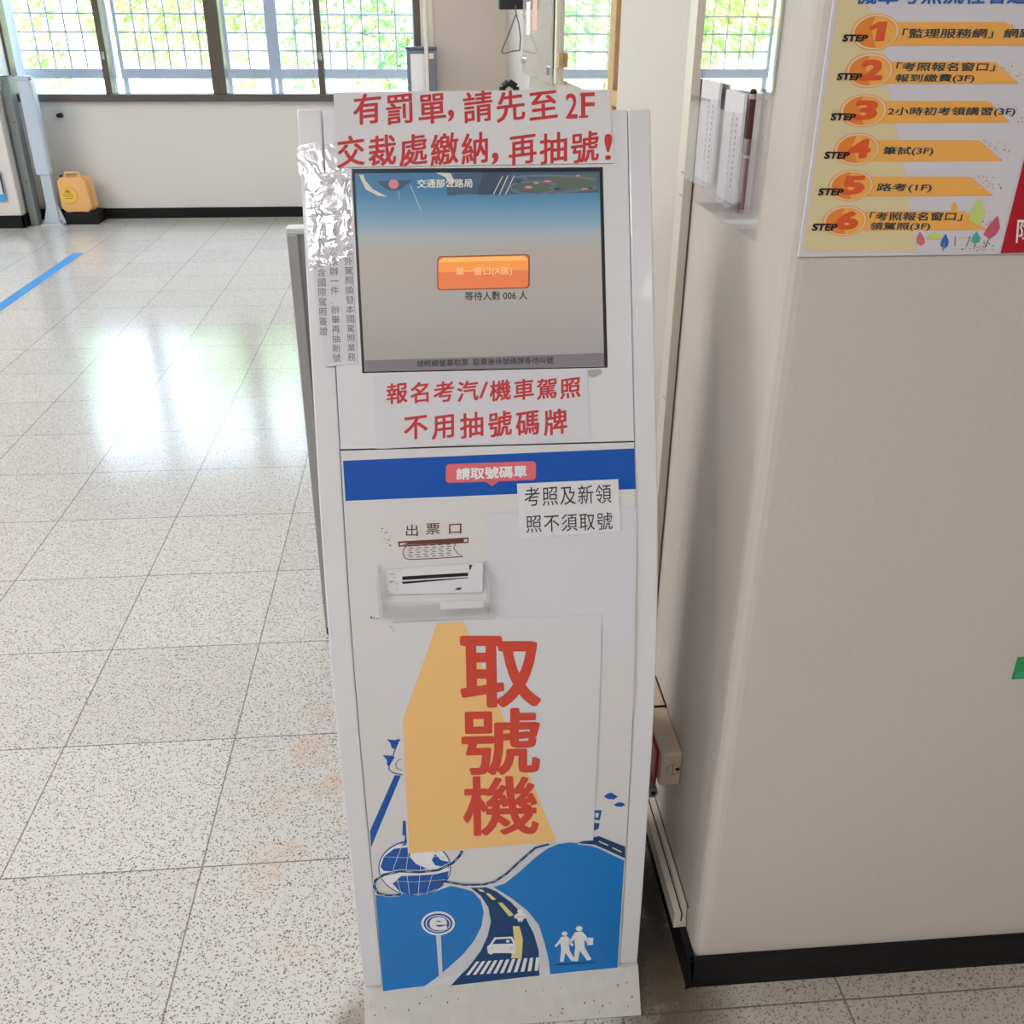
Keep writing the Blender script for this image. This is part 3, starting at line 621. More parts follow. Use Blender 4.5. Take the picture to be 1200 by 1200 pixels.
def walker(cx, ty, k):
    AE((cx, ty), 11*k, 8.5*k, O3, M_wink, 16)
    AP([(cx-14*k, ty+12*k), (cx+8*k, ty+9*k), (cx+22*k, ty+22*k), (cx+34*k, ty+44*k), (cx+27*k, ty+48*k), (cx+16*k, ty+36*k), (cx+18*k, ty+62*k), (cx+40*k, ty+100*k), (cx+26*k, ty+104*k), (cx+2*k, ty+72*k), (cx-4*k, ty+106*k), (cx-18*k, ty+106*k), (cx-13*k, ty+60*k), (cx-16*k, ty+36*k), (cx-34*k, ty+52*k), (cx-38*k, ty+45*k), (cx-22*k, ty+26*k)], O3, M_wink)
walker(785, 521, .93); walker(836, 503, 1.08); AP([(862, 535), (886, 535), (884, 560), (864, 562)], O3, M_wink)
AP([(755, 628), (890, 620), (890, 624), (755, 632)], O2, M_art_navy)
# globe with its ring road
def globe(r0, r1): return [(258+128*r0*math.cos(t), 290+98*r1*math.sin(t)) for t in [2*math.pi*i/40 for i in range(40)]]
AP(globe(1.0, 1.0), O2, M_art_mid); AP(globe(.97, .96), O3, M_wink)
AP([(150, 250), (185, 222), (250, 215), (240, 250), (262, 275), (300, 292), (240, 305), (150, 300), (138, 285)], O4, M_art_mid)
AP([(180, 345), (210, 318), (260, 316), (330, 312), (378, 300), (372, 330), (345, 358), (300, 378), (240, 384), (205, 372)], O4, M_art_mid)
AP([(330, 240), (350, 262), (385, 270), (378, 290), (330, 280), (318, 262)], O4, M_art_mid)
for dx in (-75, -30, 20, 68): AL([(258+dx*.55, 200), (258+dx, 290), (258+dx*.6, 384)], .0007, O5, M_wink)
for y in (246, 330): AL([(150, y+4), (258, y+8), (366, y)], .0007, O5, M_wink)
RG = [(205, 382), (165, 385), (130, 378), (116, 355), (120, 332), (150, 312), (205, 300), (275, 303), (340, 296), (390, 272), (416, 246), (424, 228)]
AL(RG, .0075, O5+.0002, M_wink); AL(RG, .0052, O5+.0004, M_art_navy)
for i in range(len(RG)-1):
    a_, c_ = RG[i], RG[i+1]; AL([(a_[0]+(c_[0]-a_[0])*.3, a_[1]+(c_[1]-a_[1])*.3), (a_[0]+(c_[0]-a_[0])*.65, a_[1]+(c_[1]-a_[1])*.65)], .0008, O5+.0006, M_wink)
AP([(207, 200), (222, 196), (224, 176), (215, 176), (216, 125), (226, 124), (230, 210), (212, 214)], O3, M_art_mid)
# clouds, building bits, signal lamp
AP([(922, 40), (935, 30), (950, 26), (962, 34), (972, 40), (958, 50), (938, 49)], O1, M_art_mid); AP([(958, 68), (975, 60), (990, 62), (999, 70), (985, 76), (966, 75)], O1, M_art_mid)
AP([(886, 88), (916, 88), (908, 124), (886, 120)], O1, M_art_mid); AP([(893, 98), (906, 98), (902, 114), (892, 112)], O2, M_art); AP([(886, 132), (908, 134), (904, 154), (886, 160)], O1, M_art_mid)
def B7(x, y): return (420+x*.28333, 700+y*.28333)
KS.poly(b, [B7(48, 965), B7(150, 735), B7(176, 736), B7(52, 1035)], O1, M_art_mid)
KS.line(b, [B7(182, 584), B7(165, 596), B7(128, 690), B7(126, 712), B7(145, 726), B7(184, 734)], .0018, O1, M_art_mid)
for q in ([(118, 586), (150, 590), (172, 584), (150, 628), (138, 622), (132, 602)], [(100, 652), (140, 655), (150, 660), (126, 700), (118, 692), (118, 672)]): KS.poly(b, [B7(*z) for z in q], O1, M_art_mid)
KS.line(b, [B7(184, 668), B7(165, 672), B7(154, 688), B7(160, 708), B7(184, 716)], .0012, O1, M_art_mid)
b.build('lower_panel', kiosk)
# ticket outlet: plate with slot, clear tray
b = MB(); q = [kinv(*s6(112, 288)), kinv(*s6(486, 262)), kinv(*s6(484, 376)), kinv(*s6(112, 384))]
KS.sheet_uv(b, q, .006, mat('outlet_plate_white', (228, 228, 232), rough=.35), .0058)
KS.poly(b, [s6(172, 314), s6(428, 299), s6(428, 312), s6(172, 328)], .0064, M_black)
KS.poly(b, [s6(172, 334), s6(428, 317), s6(428, 320), s6(184, 342), s6(172, 342)], .0064, M_black)
for _ in range(14):
    x, y = rr.uniform(115, 165), rr.uniform(280, 370); KS.line(b, [s6(x, y), s6(x+rr.uniform(-5, 22), y+rr.uniform(-8, 8))], .0004, .0064, M_dirt)
KS.poly(b, [s6(375, 366), s6(388, 356), s6(405, 358), s6(396, 366)], .0064, M_ink); KS.poly(b, [s6(432, 268), s6(445, 270), s6(434, 294)], .0064, M_ink)
b.build('ticket_slot', kiosk)
tray = MB(); u0, u1 = -.1635, -.0085; zb, zt = .806, .868; dp = .042
def tp(u, f, z): return KW(u, kprof(.84)-f, z)
def tbox(ua, ub, fa, fb, za, zb_, m=None):
    vs = [tp(u, f, z) for z in (za, zb_) for f in (fa, fb) for u in (ua, ub)]
    tray.add(vs, [(0, 2, 3, 1), (4, 5, 7, 6), (0, 1, 5, 4), (2, 6, 7, 3), (0, 4, 6, 2), (1, 3, 7, 5)], m or M_acr_edge)
tbox(u0, u0+.0045, -.004, dp, zb, zt); tbox(u1-.0045, u1, -.004, dp, zb, zt); tbox(u0+.0045, u1-.0045, 0, dp, zb, zb+.004); tbox(u0+.0045, u1-.0045, dp-.004, dp, zb+.004, zb+.026, M_acr)
tb = tray.build('ticket_tray', kiosk); tb['label'] = 'clear acrylic ticket tray'
lab = MB(); vs = [tp(u, dp+.0004, z) for z in (zb+.013, zb+.025) for u in (-.078, -.0175)]; lab.add(vs, [(0, 1, 3, 2)], M_paper); lab.build('tray_label', tb)
b = MB(); c = kpos(.045, 1.447); b.tube([(c[0]-.012, c[1]+.014, c[2]-.004), (c[0]-.008, c[1]+.014, c[2]+.026), (c[0], c[1]+.014, c[2]+.032), (c[0]+.01, c[1]+.014, c[2]+.026), (c[0]+.012, c[1]+.014, c[2]-.004)], .0045, M_black, 10); b.build('cable_loop', kiosk, smooth=True)
# clear strip along the door edge and screw heads
b = MB(); slab(b, .2066, .2088, .62, .985, mat('yellowed_sealant', (214, 206, 196), rough=.4), -.0005, -.006); b.build('edge_seal', kiosk)

# ------------------------------------------------------------------ notices taped on the kiosk
def s2(x, y): return (340+x/3, 90+y/3)
N1, N2, N3 = .0022, .0030, .0038
b = MB(); KS.sheet(b, [(391, 109), (713, 105.5), (719.5, 191.5), (395, 196.5)], .0030, M_paper, .0024)
KS.cells(b, '有罰單', [(412, 108), (524, 107), (526, 148), (412, 149)], .0033, M_red, .010, .035, .09, False, .93)
KS.text(b, ',', [(525.5, 130), (532, 130), (531, 143), (525, 143)], .0033, M_red, .01)
KS.cells(b, '請先至', [(540, 106), (655, 103), (656, 144), (541, 147)], .0033, M_red, .010, .035, .09, False, .93)
KS.text(b, '2', [(663, 111), (676, 110.5), (676, 139), (663, 139.5)], .0033, M_red, .012)
KS.text(b, 'F', [(681, 110), (696, 109.5), (696, 138), (681, 138.5)], .0033, M_red, .012)
for q in ([(679, 110.2), (690, 110), (690, 112.5), (679, 112.8)], [(678, 136.6), (689, 136), (689, 138.4), (678, 138.8)]): KS.poly(b, q, .0034, M_red)
KS.cells(b, '交裁處繳納', [(393, 158), (575, 153), (575, 195), (393, 199)], .0033, M_red, .010, .035, .09, False, .93)
KS.text(b, ',', [(577, 180), (584, 180), (583, 193), (576, 193)], .0033, M_red, .01)
KS.cells(b, '再抽號', [(594, 155), (703, 152), (703, 193), (594, 196)], .0033, M_red, .010, .035, .09, False, .93)
KS.text(b, '!', [(708, 158), (717, 158), (715, 188), (709, 188)], .0033, M_red, .008)
tag(b.build('paper_notice'), 'wide white paper with two lines of red lettering above the kiosk screen', 'notice')

b = MB(); KS.sheet(b, [(355, 207), (408, 206), (419, 426), (381, 430)], .0016, M_paper2, .0014)
for txt, x0, x1, y0, y1 in (('請欲申請辦理以國外駕照換發本國駕照業務', 405, 412.5, 209, 424), ('民眾辦理業務每次限辦一件.辦畢再抽新號', 388, 395, 209, 425), ('碼牌辦理監理區公包含國際駕照簽證', 373, 379.5, 209, 394)):
    KS.cells(b, txt, [(x0-6, y0), (x0+6, y0), (x1+5.5, y1), (x1-5.5, y1)], .0019, M_grey, 0, 0, 0, True, .92)
KS.sheet(b, [(357, 205), (412, 204), (414.5, 300), (363, 318)], .0022, MATS.setdefault('wavy_clear_tape', clear_mat('wavy_clear_tape', (.97, .97, .98), .15, .13, .2)), .0002)
m = MATS['wavy_clear_tape']; nt = m.node_tree; wv = nt.nodes.new('ShaderNodeTexNoise'); wv.inputs['Scale'].default_value = 34; wv.inputs['Detail'].default_value = 2; wv.inputs['Distortion'].default_value = 1.5
tc = nt.nodes.new('ShaderNodeTexCoord'); nt.links.new(tc.outputs['Object'], wv.inputs[0]); bpn = nt.nodes.new('ShaderNodeBump'); bpn.inputs['Strength'].default_value = .38; bpn.inputs['Distance'].default_value = .003; nt.links.new(wv.outputs['Fac'], bpn.inputs['Height'])
for n in nt.nodes:
    if n.type in ('BSDF_GLOSSY', 'LAYER_WEIGHT'): nt.links.new(bpn.outputs['Normal'], n.inputs['Normal'])
tag(b.build('paper_notice'), 'narrow paper with three vertical columns of grey lettering left of the kiosk screen', 'notice')
b = MB(); KS.sheet(b, [(348, 172), (377, 164), (379.5, 203), (351, 205)], .0008, MATS['wavy_clear_tape'], .0003); KS.sheet(b, [(380, 170), (392, 168), (408, 200), (382, 203)], .0008, MATS['wavy_clear_tape'], .0003)
tag(b.build('clear_tape'), 'shiny clear tape on the upper left corner of the kiosk', 'tape')

def s5(x, y): return (380+x/3, 420+y/3)
b = MB(); KS.sheet(b, [s5(170, 62), s5(925, 36), s5(934, 284), s5(182, 318)], .0014, M_paper2, .0012)
KS.cells(b, '報名考汽', [s5(214, 82), s5(545, 72), s5(545, 155), s5(214, 165)], .0017, M_red, .012, .035, .09, False, .93)
KS.text(b, '/', [s5(548, 84), s5(575, 83), s5(575, 138), s5(545, 140)], .0017, M_red, .012)
KS.cells(b, '機車駕照', [s5(578, 72), s5(905, 60), s5(905, 143), s5(578, 155)], .0017, M_red, .012, .035, .09, False, .93)
KS.cells(b, '不用抽號碼牌', [s5(272, 190), s5(860, 168), s5(862, 275), s5(272, 295)], .0017, M_red, .012, .035, .09, False, .88)
tag(b.build('paper_notice'), 'white paper with red lettering taped directly below the touch screen', 'notice')
b = MB(); KS.sheet(b, [s5(928, 40), s5(972, 36), s5(976, 52), s5(950, 66), s5(930, 62)], .0012, mat('grey_tape', (176, 174, 172), rough=.6, var=.15, vscale=200), .001)
tag(b.build('tape_scrap'), 'small scrap of grey tape at the lower right corner of the screen', 'tape')

b = MB(); KS.sheet(b, [(568, 601), (746, 594), (743, 757), (706, 768), (704, 722), (573, 727)], .0010, M_paper2, .0008)
for q in ([(568.5, 601.5), (745, 594.5), (745, 595.3), (568.5, 602.3)], [(742, 600), (743, 600), (741, 757), (740, 757)]): KS.poly(b, q, .0012, M_verge)
tag(b.build('blank_sheet'), 'blank pale lavender sheet stuck right of the ticket outlet', 'paper sheet')

b = MB(); KS.sheet(b, [s5(677, 440), s5(1032, 424), s5(1042, 606), s5(686, 630)], .0030, M_paper, .0026)
KS.cells(b, '考照及新領', [s5(698, 448), s5(1010, 436), s5(1012, 512), s5(700, 524)], .0034, M_ink, -.006, 0, .03, False, .95)
KS.cells(b, '照不須取號', [s5(703, 546), s5(1014, 534), s5(1016, 604), s5(706, 616)], .0034, M_ink, -.006, 0, .03, False, .95)
tag(b.build('paper_notice'), 'small white slip with thin black lettering, overlapping the blue band', 'notice')

b = MB(); KS.sheet(b, [B7(145, 102), B7(1005, 70), B7(970, 1000), B7(205, 1055)], .0026, M_lam, .0022)
KS.poly(b, [B7(325, 103), B7(435, 99), B7(560, 400), B7(700, 720), B7(820, 1006), B7(210, 1053), B7(183+14, 780), B7(183, 510), B7(200, 455)], .0029, M_orange)
KS.text(b, '取', [B7(425, 165), B7(742, 165), B7(745, 440), B7(432, 445)], .0033, M_redbold, .028)
KS.text(b, '號', [B7(430, 462), B7(743, 458), B7(743, 718), B7(436, 728)], .0033, M_redbold, .022)
KS.text(b, '機', [B7(435, 740), B7(738, 734), B7(740, 968), B7(440, 978)], .0033, M_redbold, .018)
tag(b.build('laminated_sign'), 'large laminated sheet with orange arrow shape and three big red characters on the kiosk front', 'sign')

# ================================================================== PARTITION BEHIND THE KIOSK
r = thing('partition_screen', (.05, 2.33, 0), 'grey aluminium-framed partition screen standing behind the kiosk', 'partition')
x0, x1, y0, y1, zt = -.323, .38, 2.305, 2.35, 1.125
MB().box(x0, x0+.026, y0, y1, .03, zt-.014, M_alu).build('post', r, bevel=.003); MB().box(x1-.026, x1, y0, y1, .03, zt-.014, M_alu).build('post', r, bevel=.003)
MB().box(x0-.001, x1+.001, y0-.002, y1+.002, zt-.014, zt, mat('pale_rail', (206, 206, 208), rough=.4)).build('top_rail', r, bevel=.003)
MB().box(x0+.026, x1-.026, y0, y1, .06, .10, M_alu).build('bottom_rail', r)
MB().box(x0+.026, x1-.026, y0+.008, y1-.008, .10, zt-.014, mat('grey_panel_fabric', (142, 142, 146), rough=.8)).build('panel', r)
for x in (x0+.013, x1-.013): MB().cyl((x, 2.3275, 0), (x, 2.3275, .03), .014, M_black).build('foot', r)

# ================================================================== PILLAR THINGS
PS = Surf(lambda x, y: (lambda P: (P[0], P[2]))(ony(x, y, 1.1405)), lambda u, v, off=0.0: (u, 1.1405-off, v))
def pp(x, y): return (920+x*.2583, y*.2583)
pz = lambda x, y: PS.inv(*pp(x, y))
b = MB(); L0 = pz(62, 1160)[0]; zb_ = pz(62, 1165)[1]; zt_ = 1.80; xr_ = 1.02
b.box(L0, xr_, 1.1405, PY0-.0004, zb_, zt_, M_pgrey)
q1 = pz(85, 1140); PS.poly_uv(b, [(L0+.004, zb_+.007), (xr_-.004, zb_+.007), (xr_-.004, zt_-.004), (L0+.004, zt_-.004)], .0002, M_pgrey)
PS.poly_uv(b, [(L0+.004, zb_+.007), pz(595, 1143), pz(590, 1090), pz(540, 760), pz(500, 560), pz(460, 380), pz(455, 240), pz(440, 120), pz(380, 30), pz(300, -90), (L0+.02, zt_-.004), (L0+.004, zt_-.004)], .0004, M_tan)
# title
PS.text(b, '機車考照流程看這', [pp(330, -62), pp(1112, -66), pp(1094, 16), pp(318, 18)], .0008, M_pblue, .024)
rows = [  # ring centre, radii, bar corners TL TR BR BL, text lines
 ((408, 145), 109, 83, [(490, 100), (1000, 100), (1150, 208), (470, 208)], '1', [('「監理服務網」網路報', (530, 130, 1200, 172))]),
 ((382, 320), 107, 79, [(470, 280), (955, 280), (1062, 381), (440, 381)], '2', [('「考照報名窗口」', (502, 284, 950, 322)), ('報到繳費(3F)', (498, 336, 856, 376))]),
 ((354, 502), 107, 75, [(440, 458), (925, 458), (1022, 556), (420, 560)], '3', [('2小時初考領講習(3F)', (464, 486, 1042, 528))]),
 ((325, 676), 104, 73, [(420, 636), (882, 636), (985, 731), (390, 733)], '4', [('筆試(3F)', (443, 665, 670, 706))]),
 ((298, 842), 102, 71, [(390, 801), (842, 801), (945, 889), (370, 892)], '5', [('路考(1F)', (414, 832, 663, 872))]),
 ((270, 1002), 100, 69, [(360, 960), (812, 958), (912, 1043), (340, 1047)], '6', [('「考照報名窗口」', (382, 962, 802, 1000)), ('領駕照(3F)', (382, 1008, 656, 1047))])]
for (c, rx, ry, bar, num, lines) in rows:
    PS.poly(b, [pp(*q) for q in bar], .0006, M_bar)
    rr2 = random.Random(ord(num))
    for _ in range(46):
        t = rr2.random(); x = bar[1][0]+(bar[2][0]-bar[1][0])*t+rr2.uniform(-45, 75); y = bar[1][1]+(bar[2][1]-bar[1][1])*t+rr2.uniform(-42, 6); s_ = rr2.uniform(1.5, 5)
        if bar[1][1]-6 < y < bar[2][1]: PS.poly(b, [pp(x, y), pp(x+s_*1.5, y-s_*.5), pp(x+s_, y+s_), pp(x-s_*.4, y+s_*.5)], .0008, M_pgrey if x < bar[1][0]+(bar[2][0]-bar[1][0])*(y-bar[1][1])/(bar[2][1]-bar[1][1]) else rr2.choice([M_bar, M_br]))
    el = lambda k, o, m_: PS.poly(b, [pp(c[0]+rx*k*math.cos(2*math.pi*i/40)-(ry*k*.12)*math.sin(2*math.pi*i/40), c[1]+ry*k*math.sin(2*math.pi*i/40)) for i in range(40)], o, m_)
    el(1.0, .0008, M_bar2); el(.97, .0010, M_ring); el(.86, .0012, M_bar2)
    PS.poly(b, [pp(c[0]-rx*.86*math.cos(t), c[1]-ry*.86*math.sin(t)) for t in [math.pi*.5+math.pi*i/20 for i in range(21)]] + [pp(c[0]-20, c[1]-20)], .0013, M_bar)
    xa, xc = -25, 60
    if num == '1': PS.poly(b, [pp(c[0]+x, c[1]+y) for x, y in ((-28, -24), (12, -46), (54, -48), (38, 42), (-4, 42), (8, -18), (-24, -6))], .0015, M_num)
    else: PS.text(b, num, [pp(c[0]+xa, c[1]-46*ry/83), pp(c[0]+xc, c[1]-48*ry/83), pp(c[0]+xc-14, c[1]+40*ry/83), pp(c[0]+xa-15, c[1]+42*ry/83)], .0015, M_num, .05)
    PS.text(b, 'STEP', [pp(c[0]-142, c[1]+12), pp(c[0]-34, c[1]+14), pp(c[0]-42, c[1]+42), pp(c[0]-150, c[1]+42)], .0018, M_black, .04)
    for txt, (x0, y0, x1, y1) in lines:
        PS.text(b, txt, [pp(x0+6, y0), pp(x1+4, y0), pp(x1-4, y1), pp(x0-3, y1)], .0010, M_ptext, .016)
# little printed trees along the foot
def leafshape(x, y, w_, h_, m_, lean=0):
    PS.poly(b, [pp(x+lean*h_, y-h_), pp(x+w_*.8+lean*h_*.5, y-h_*.5), pp(x+w_*.8, y-h_*.2), pp(x, y), pp(x-w_*.8, y-h_*.2), pp(x-w_*.7+lean*h_*.5, y-h_*.55)], .0010, m_)
leafshape(614, 1115, 24, 66, M_pk, -.05); leafshape(676, 1088, 42, 40, M_lg); leafshape(720, 1128, 22, 70, M_bl, .1); leafshape(766, 960, 20, 46, M_bar); leafshape(866, 1020, 44, 124, M_lg, .1); leafshape(862, 1106, 24, 58, M_tl, .1); leafshape(926, 1085, 36, 108, M_mg, .35)
for (x0, y0, x1, y1) in ((768, 1116, 770, 1072), (820, 1118, 838, 1070), (852, 1130, 862, 1100), (904, 1122, 930, 1070), (714, 1138, 720, 1100)): PS.line(b, [pp(x0, y0), pp(x1, y1)], .0014, .0012, M_br)
PS.poly(b, [pp(596, 1143), pp(950, 1138), pp(948, 1130), pp(600, 1134)], .0008, M_verge)
for _ in range(30):
    x, y = rr.uniform(780, 960), rr.uniform(1070, 1135); PS.ell(b, pp(x, y), .9, .8, .0012, rr.choice([M_pk, M_bl, M_br, M_lg]), 6)
# red corner with its white character
PS.poly_uv(b, [pz(975, 1148), (xr_-.004, zb_+.007), (xr_-.004, pz(1100, 690)[1]), pz(1090, 690)], .0014, M_pred)
PS.text(b, '障', [pp(1052, 992), pp(1138, 992), pp(1128, 1100), pp(1044, 1100)], .0018, M_wink, .01)
tag(b.build('instruction_poster'), 'tan and grey six-step poster with orange bars and numbered circles on the pillar front', 'poster')
b = MB(); q = PS.inv(1187, 797); b.box(q[0], q[0]+.16, 1.1425, PY0-.0004, q[1], q[1]+.04, M_green); PS.poly_uv(b, [(q[0]+.004, q[1]+.003), (q[0]+.05, q[1]+.003), (q[0]+.05, q[1]+.016), (q[0]+.004, q[1]+.012)], -.0018, mat('teal_print', (62, 176, 128)))
tag(b.build('green_notice'), 'green card low on the pillar front, cut by the right edge of the view', 'notice')

# left face of the pillar: glossy covered sheet, leaflet holder, leaflets, pen
XF = PX-.0005
GS = Surf(lambda x, y: (lambda P: (P[1], P[2]))(onx(x, y, XF-.004)), lambda u, v, off=0.0: (XF-.004-off, u, v))
hy0, hy1, hz0, hz1 = 1.256, 1.575, 1.297, 1.86
r = thing('leaflet_holder', (XF, (hy0+hy1)/2, hz0), 'clear acrylic leaflet holder on the left face of the pillar', 'leaflet holder')
MB().box(XF-.004, XF, hy0, hy1, hz0, 1.475, M_acr).build('back_sheet', r)
def pocket(y0, y1, z0, z1, d):
    p_ = MB(); X = XF-.004
    p_.box(X-d, X-d+.002, y0, y1, z0, z1, M_acr); p_.box(X-d, X, y0, y0+.002, z0, z1, M_acr); p_.box(X-d, X, y1-.002, y1, z0, z1, M_acr); p_.box(X-d, X, y0, y1, z0, z0+.002, M_acr)
    p_.build('pocket', r)
pocket(1.335, 1.43, 1.327, 1.447, .022); pocket(1.455, 1.56, 1.335, 1.455, .022); pocket(1.285, 1.322, 1.327, 1.42, .016)
def leaflet(y0, y1, z0, z1, dx, label):
    X = XF-.004-dx; m_ = MB(); m_.box(X-.004, X, y0, y1, z0, z1, M_paper)
    S_ = Surf(None, lambda u, v, off=0.0: (X-.004-off, u, v)); w_ = y1-y0; h_ = z1-z0
    for i, (ky, kz, ln) in enumerate(((.72, .05, 5), (.48, .18, 11), (.24, .22, 12))):
        for j in range(ln):
            yy = y0+w_*ky; zz = z1-h_*(kz+.056*j); S_.poly_uv(m_, [(yy, zz), (yy+.004+.003*(i == 0), zz), (yy+.004+.003*(i == 0), zz-.003), (yy, zz-.003)], .0003, M_grey if i else M_verge)
    tag(m_.build('leaflet'), label, 'leaflet')
leaflet(1.338, 1.424, 1.330, 1.470, .004, 'white leaflet in the holder, next to the wine-red pen')
leaflet(1.459, 1.553, 1.338, 1.476, .004, 'white leaflet in the holder, farther pocket beside the wall trunking')
r = thing('pen', (XF-.012, 1.304, 1.33), 'wine-red pen with black tip standing in the leaflet holder', 'pen')
MB().cyl((XF-.012, 1.3035, 1.33), (XF-.012, 1.3035, 1.395), .0042, M_wine).build('barrel', r, smooth=True)
MB().cyl((XF-.012, 1.3035, 1.395), (XF-.012, 1.3035, 1.399), .0046, M_chrome).build('ring', r, smooth=True)
MB().cyl((XF-.012, 1.3035, 1.399), (XF-.012, 1.3035, 1.466), .0044, mat('dark_wine_metal', (74, 14, 32), rough=.25, coat=.4)).build('cap', r, smooth=True)
MB().cyl((XF-.012, 1.3035, 1.466), (XF-.012, 1.3035, 1.472), .0042, M_chrome).ball((XF-.012, 1.3035, 1.474), .0044, M_black, 8).build('tip', r, smooth=True)
r = thing('covered_notice', (XF, 1.41, 1.475), 'pale green and yellow notice under a glossy cover, above the leaflet holder', 'notice')
b = MB(); b.box(XF-.002, XF, hy0+.004, hy1-.004, 1.477, hz1, mat('pale_green_paper', (196, 214, 180), rough=.6))
S_ = Surf(None, lambda u, v, off=0.0: (XF-.002-off, u, v))
for z0, z1, m_ in ((1.56, 1.585, mat('pale_yellow_print', (242, 226, 150))), (1.548, 1.56, mat('pale_peach_print', (248, 206, 150))), (1.477, 1.51, M_verge)): S_.poly_uv(b, [(hy0+.004, z0), (hy1-.004, z0), (hy1-.004, z1), (hy0+.004, z1)], .0002, m_)
for j, z in enumerate((1.532, 1.575)):
    for k in range(22):
        y = hy0+.05+k*.0105; h_ = rr.uniform(.004, .010); S_.poly_uv(b, [(y, z-h_), (y+.003, z-h_), (y+.003, z+h_*.4), (y, z+h_*.4)], .0004, M_grey)
b.build('paper', r)
b = MB(); TI = .0175*(hy1-hy0)
vs_ = [(XF-.0032-TI*(y > 1.4)-d_, y, z) for z in (1.476, hz1) for y in (hy0, hy1) for d_ in (0, .0018)]
b.add(vs_, [(0, 1, 3, 2), (4, 6, 7, 5), (0, 4, 5, 1), (2, 3, 7, 6), (0, 2, 6, 4), (1, 5, 7, 3)], M_mirror); b.build('cover', r)

# trunking and socket box on the pillar's left face
b = MB(); b.box(XF-.016, XF, 1.60, 1.645, .43, 2.9, M_pvc); b.box(XF-.002, XF, 1.599, 1.60, .43, 2.9, mat('brown_gap', (96, 80, 70), rough=.8))
for z in (1.30, 1.335, .95): b.box(XF-.0164, XF-.0158, 1.602, 1.62, z, z+.0012, M_pvcline)
tag(b.build('cable_trunking', bevel=.002), 'ivory vertical cable trunking on the pillar face right of the kiosk', 'trunking')
b = MB(); b.box(XF-.024, XF-.012, 1.205, 2.3, .088, .108, M_pvc); b.box(XF-.024, XF-.001, 1.205, 2.3, .073, .0878, M_pvc); b.box(XF-.010, XF-.001, 1.21, 2.3, .0885, .122, M_pvc)
b.box(XF-.0122, XF-.0098, 1.205, 2.3, .0885, .1085, M_pvcline); b.box(XF-.001, XF, 1.205, 2.3, .12, .124, M_pvcline)
tag(b.build('cable_trunking', bevel=.001), 'low ivory cable trunking running above the black skirting beside the kiosk', 'trunking')
r = thing('socket_box', (XF-.03, 1.5, .28), 'beige surface socket box with a red plate, low on the pillar beside the kiosk', 'socket box')
by0, by1, bz0, bz1, bd = 1.332, 1.466, .297, .372, .040
MB().box(XF-bd, XF, by0, by1, bz0, bz1, mat('beige_plastic', (208, 192, 168), rough=.45)).build('housing', r, bevel=.004)
hous = bpy.data.objects['housing']
MB().box(XF-bd-.005, XF-bd-.0003, by0+.016, by1-.006, bz0-.012, bz1-.008, M_redpl).build('front_plate', r, bevel=.003)['label'] = 'red plate'
b = MB(); n = 24; cx, cz, R0, R1 = XF-.016, .335, .0125, .0115
for i in range(n):
    if i in (3, 15): continue
    t0, t1 = 2*math.pi*i/n, 2*math.pi*(i+1)/n
    b.add([(cx+R0*math.cos(t0), by0-.0003, cz+R0*math.sin(t0)), (cx+R0*math.cos(t1), by0-.0003, cz+R0*math.sin(t1)), (cx+R1*math.cos(t1), by0-.0003, cz+R1*math.sin(t1)), (cx+R1*math.cos(t0), by0-.0003, cz+R1*math.sin(t0))], [(0, 1, 2, 3)], M_ink)
b.cyl((cx+.008, by0-.0004, cz), (cx+.008, by0+.001, cz), .0038, M_black, 12); b.box(cx-.001, cx, by0-.0003, by0, cz-.011, cz+.011, M_ink)
b.build('knockout', hous)
b = MB(); b.box(XF-bd, XF, 1.470, 1.62, bz0, bz1, MATS['beige_plastic']); b.box(XF-bd, XF, 1.466, 1.470, bz0+.002, bz1+.001, M_pvcline); b.box(XF-.0025, XF, 1.466, 1.62, bz1, bz1+.0025, M_pvcline); b.build('coupler', r)
b = MB(); b.cyl((XF-.047, 1.345, .268), (XF-.047, 1.40, .268), .011, mat('grey_conduit', (150, 146, 140)), 14); b.cyl((XF-.045, 1.3445, .268), (XF-.045, 1.346, .268), .0045, M_black, 12); b.build('conduit_stub', r)

# ================================================================== FLOOR TAPE, FAR LEFT CORNER
b = MB(); q = [onz(0, 352), onz(84, 296.5), onz(100, 296), onz(0, 365)]
xc0, xc1 = float(q[1][0]), float(q[2][0]); b.box(-2.60, -2.525, 4.6, 7.45, .0005, .0012, M_tape)
tag(b.build('floor_tape'), 'blue strip of floor tape on the tiles at left', 'tape')
r = thing('equipment_case', (-2.93, 8.68, .092), 'orange-yellow plastic equipment case with round yellow emblem under the window', 'case')
cx0, cx1, cz0, cz1 = -3.02, -2.775, .098, .372; fy, by = 8.60, 8.74
def octo(x0, x1, z0, z1, c): return [(x0+c, z0), (x1-c, z0), (x1, z0+c), (x1-.02, z1-c), (x1-.02-c, z1), (x0+c, z1), (x0, z1-c), (x0, z0+c)]
MB().prism(octo(cx0, cx1, cz0, cz1, .03), lambda q: (q[0], fy, q[1]), lambda q: (q[0], fy+.068, q[1]), M_case).build('lid', r, bevel=.012, seg=3)
lid = bpy.data.objects['lid']
MB().prism(octo(cx0+.002, cx1+.02, cz0, cz1, .03), lambda q: (q[0], fy+.071, q[1]), lambda q: (q[0], by, q[1]), M_case).build('shell', r, bevel=.012, seg=3)
b = MB(); b.tube([(-2.965, fy+.06, cz1-.002), (-2.96, fy+.06, cz1+.03), (-2.85, fy+.06, cz1+.03), (-2.845, fy+.06, cz1-.002)], .011, M_case, 10); b.build('handle', lid, smooth=True)
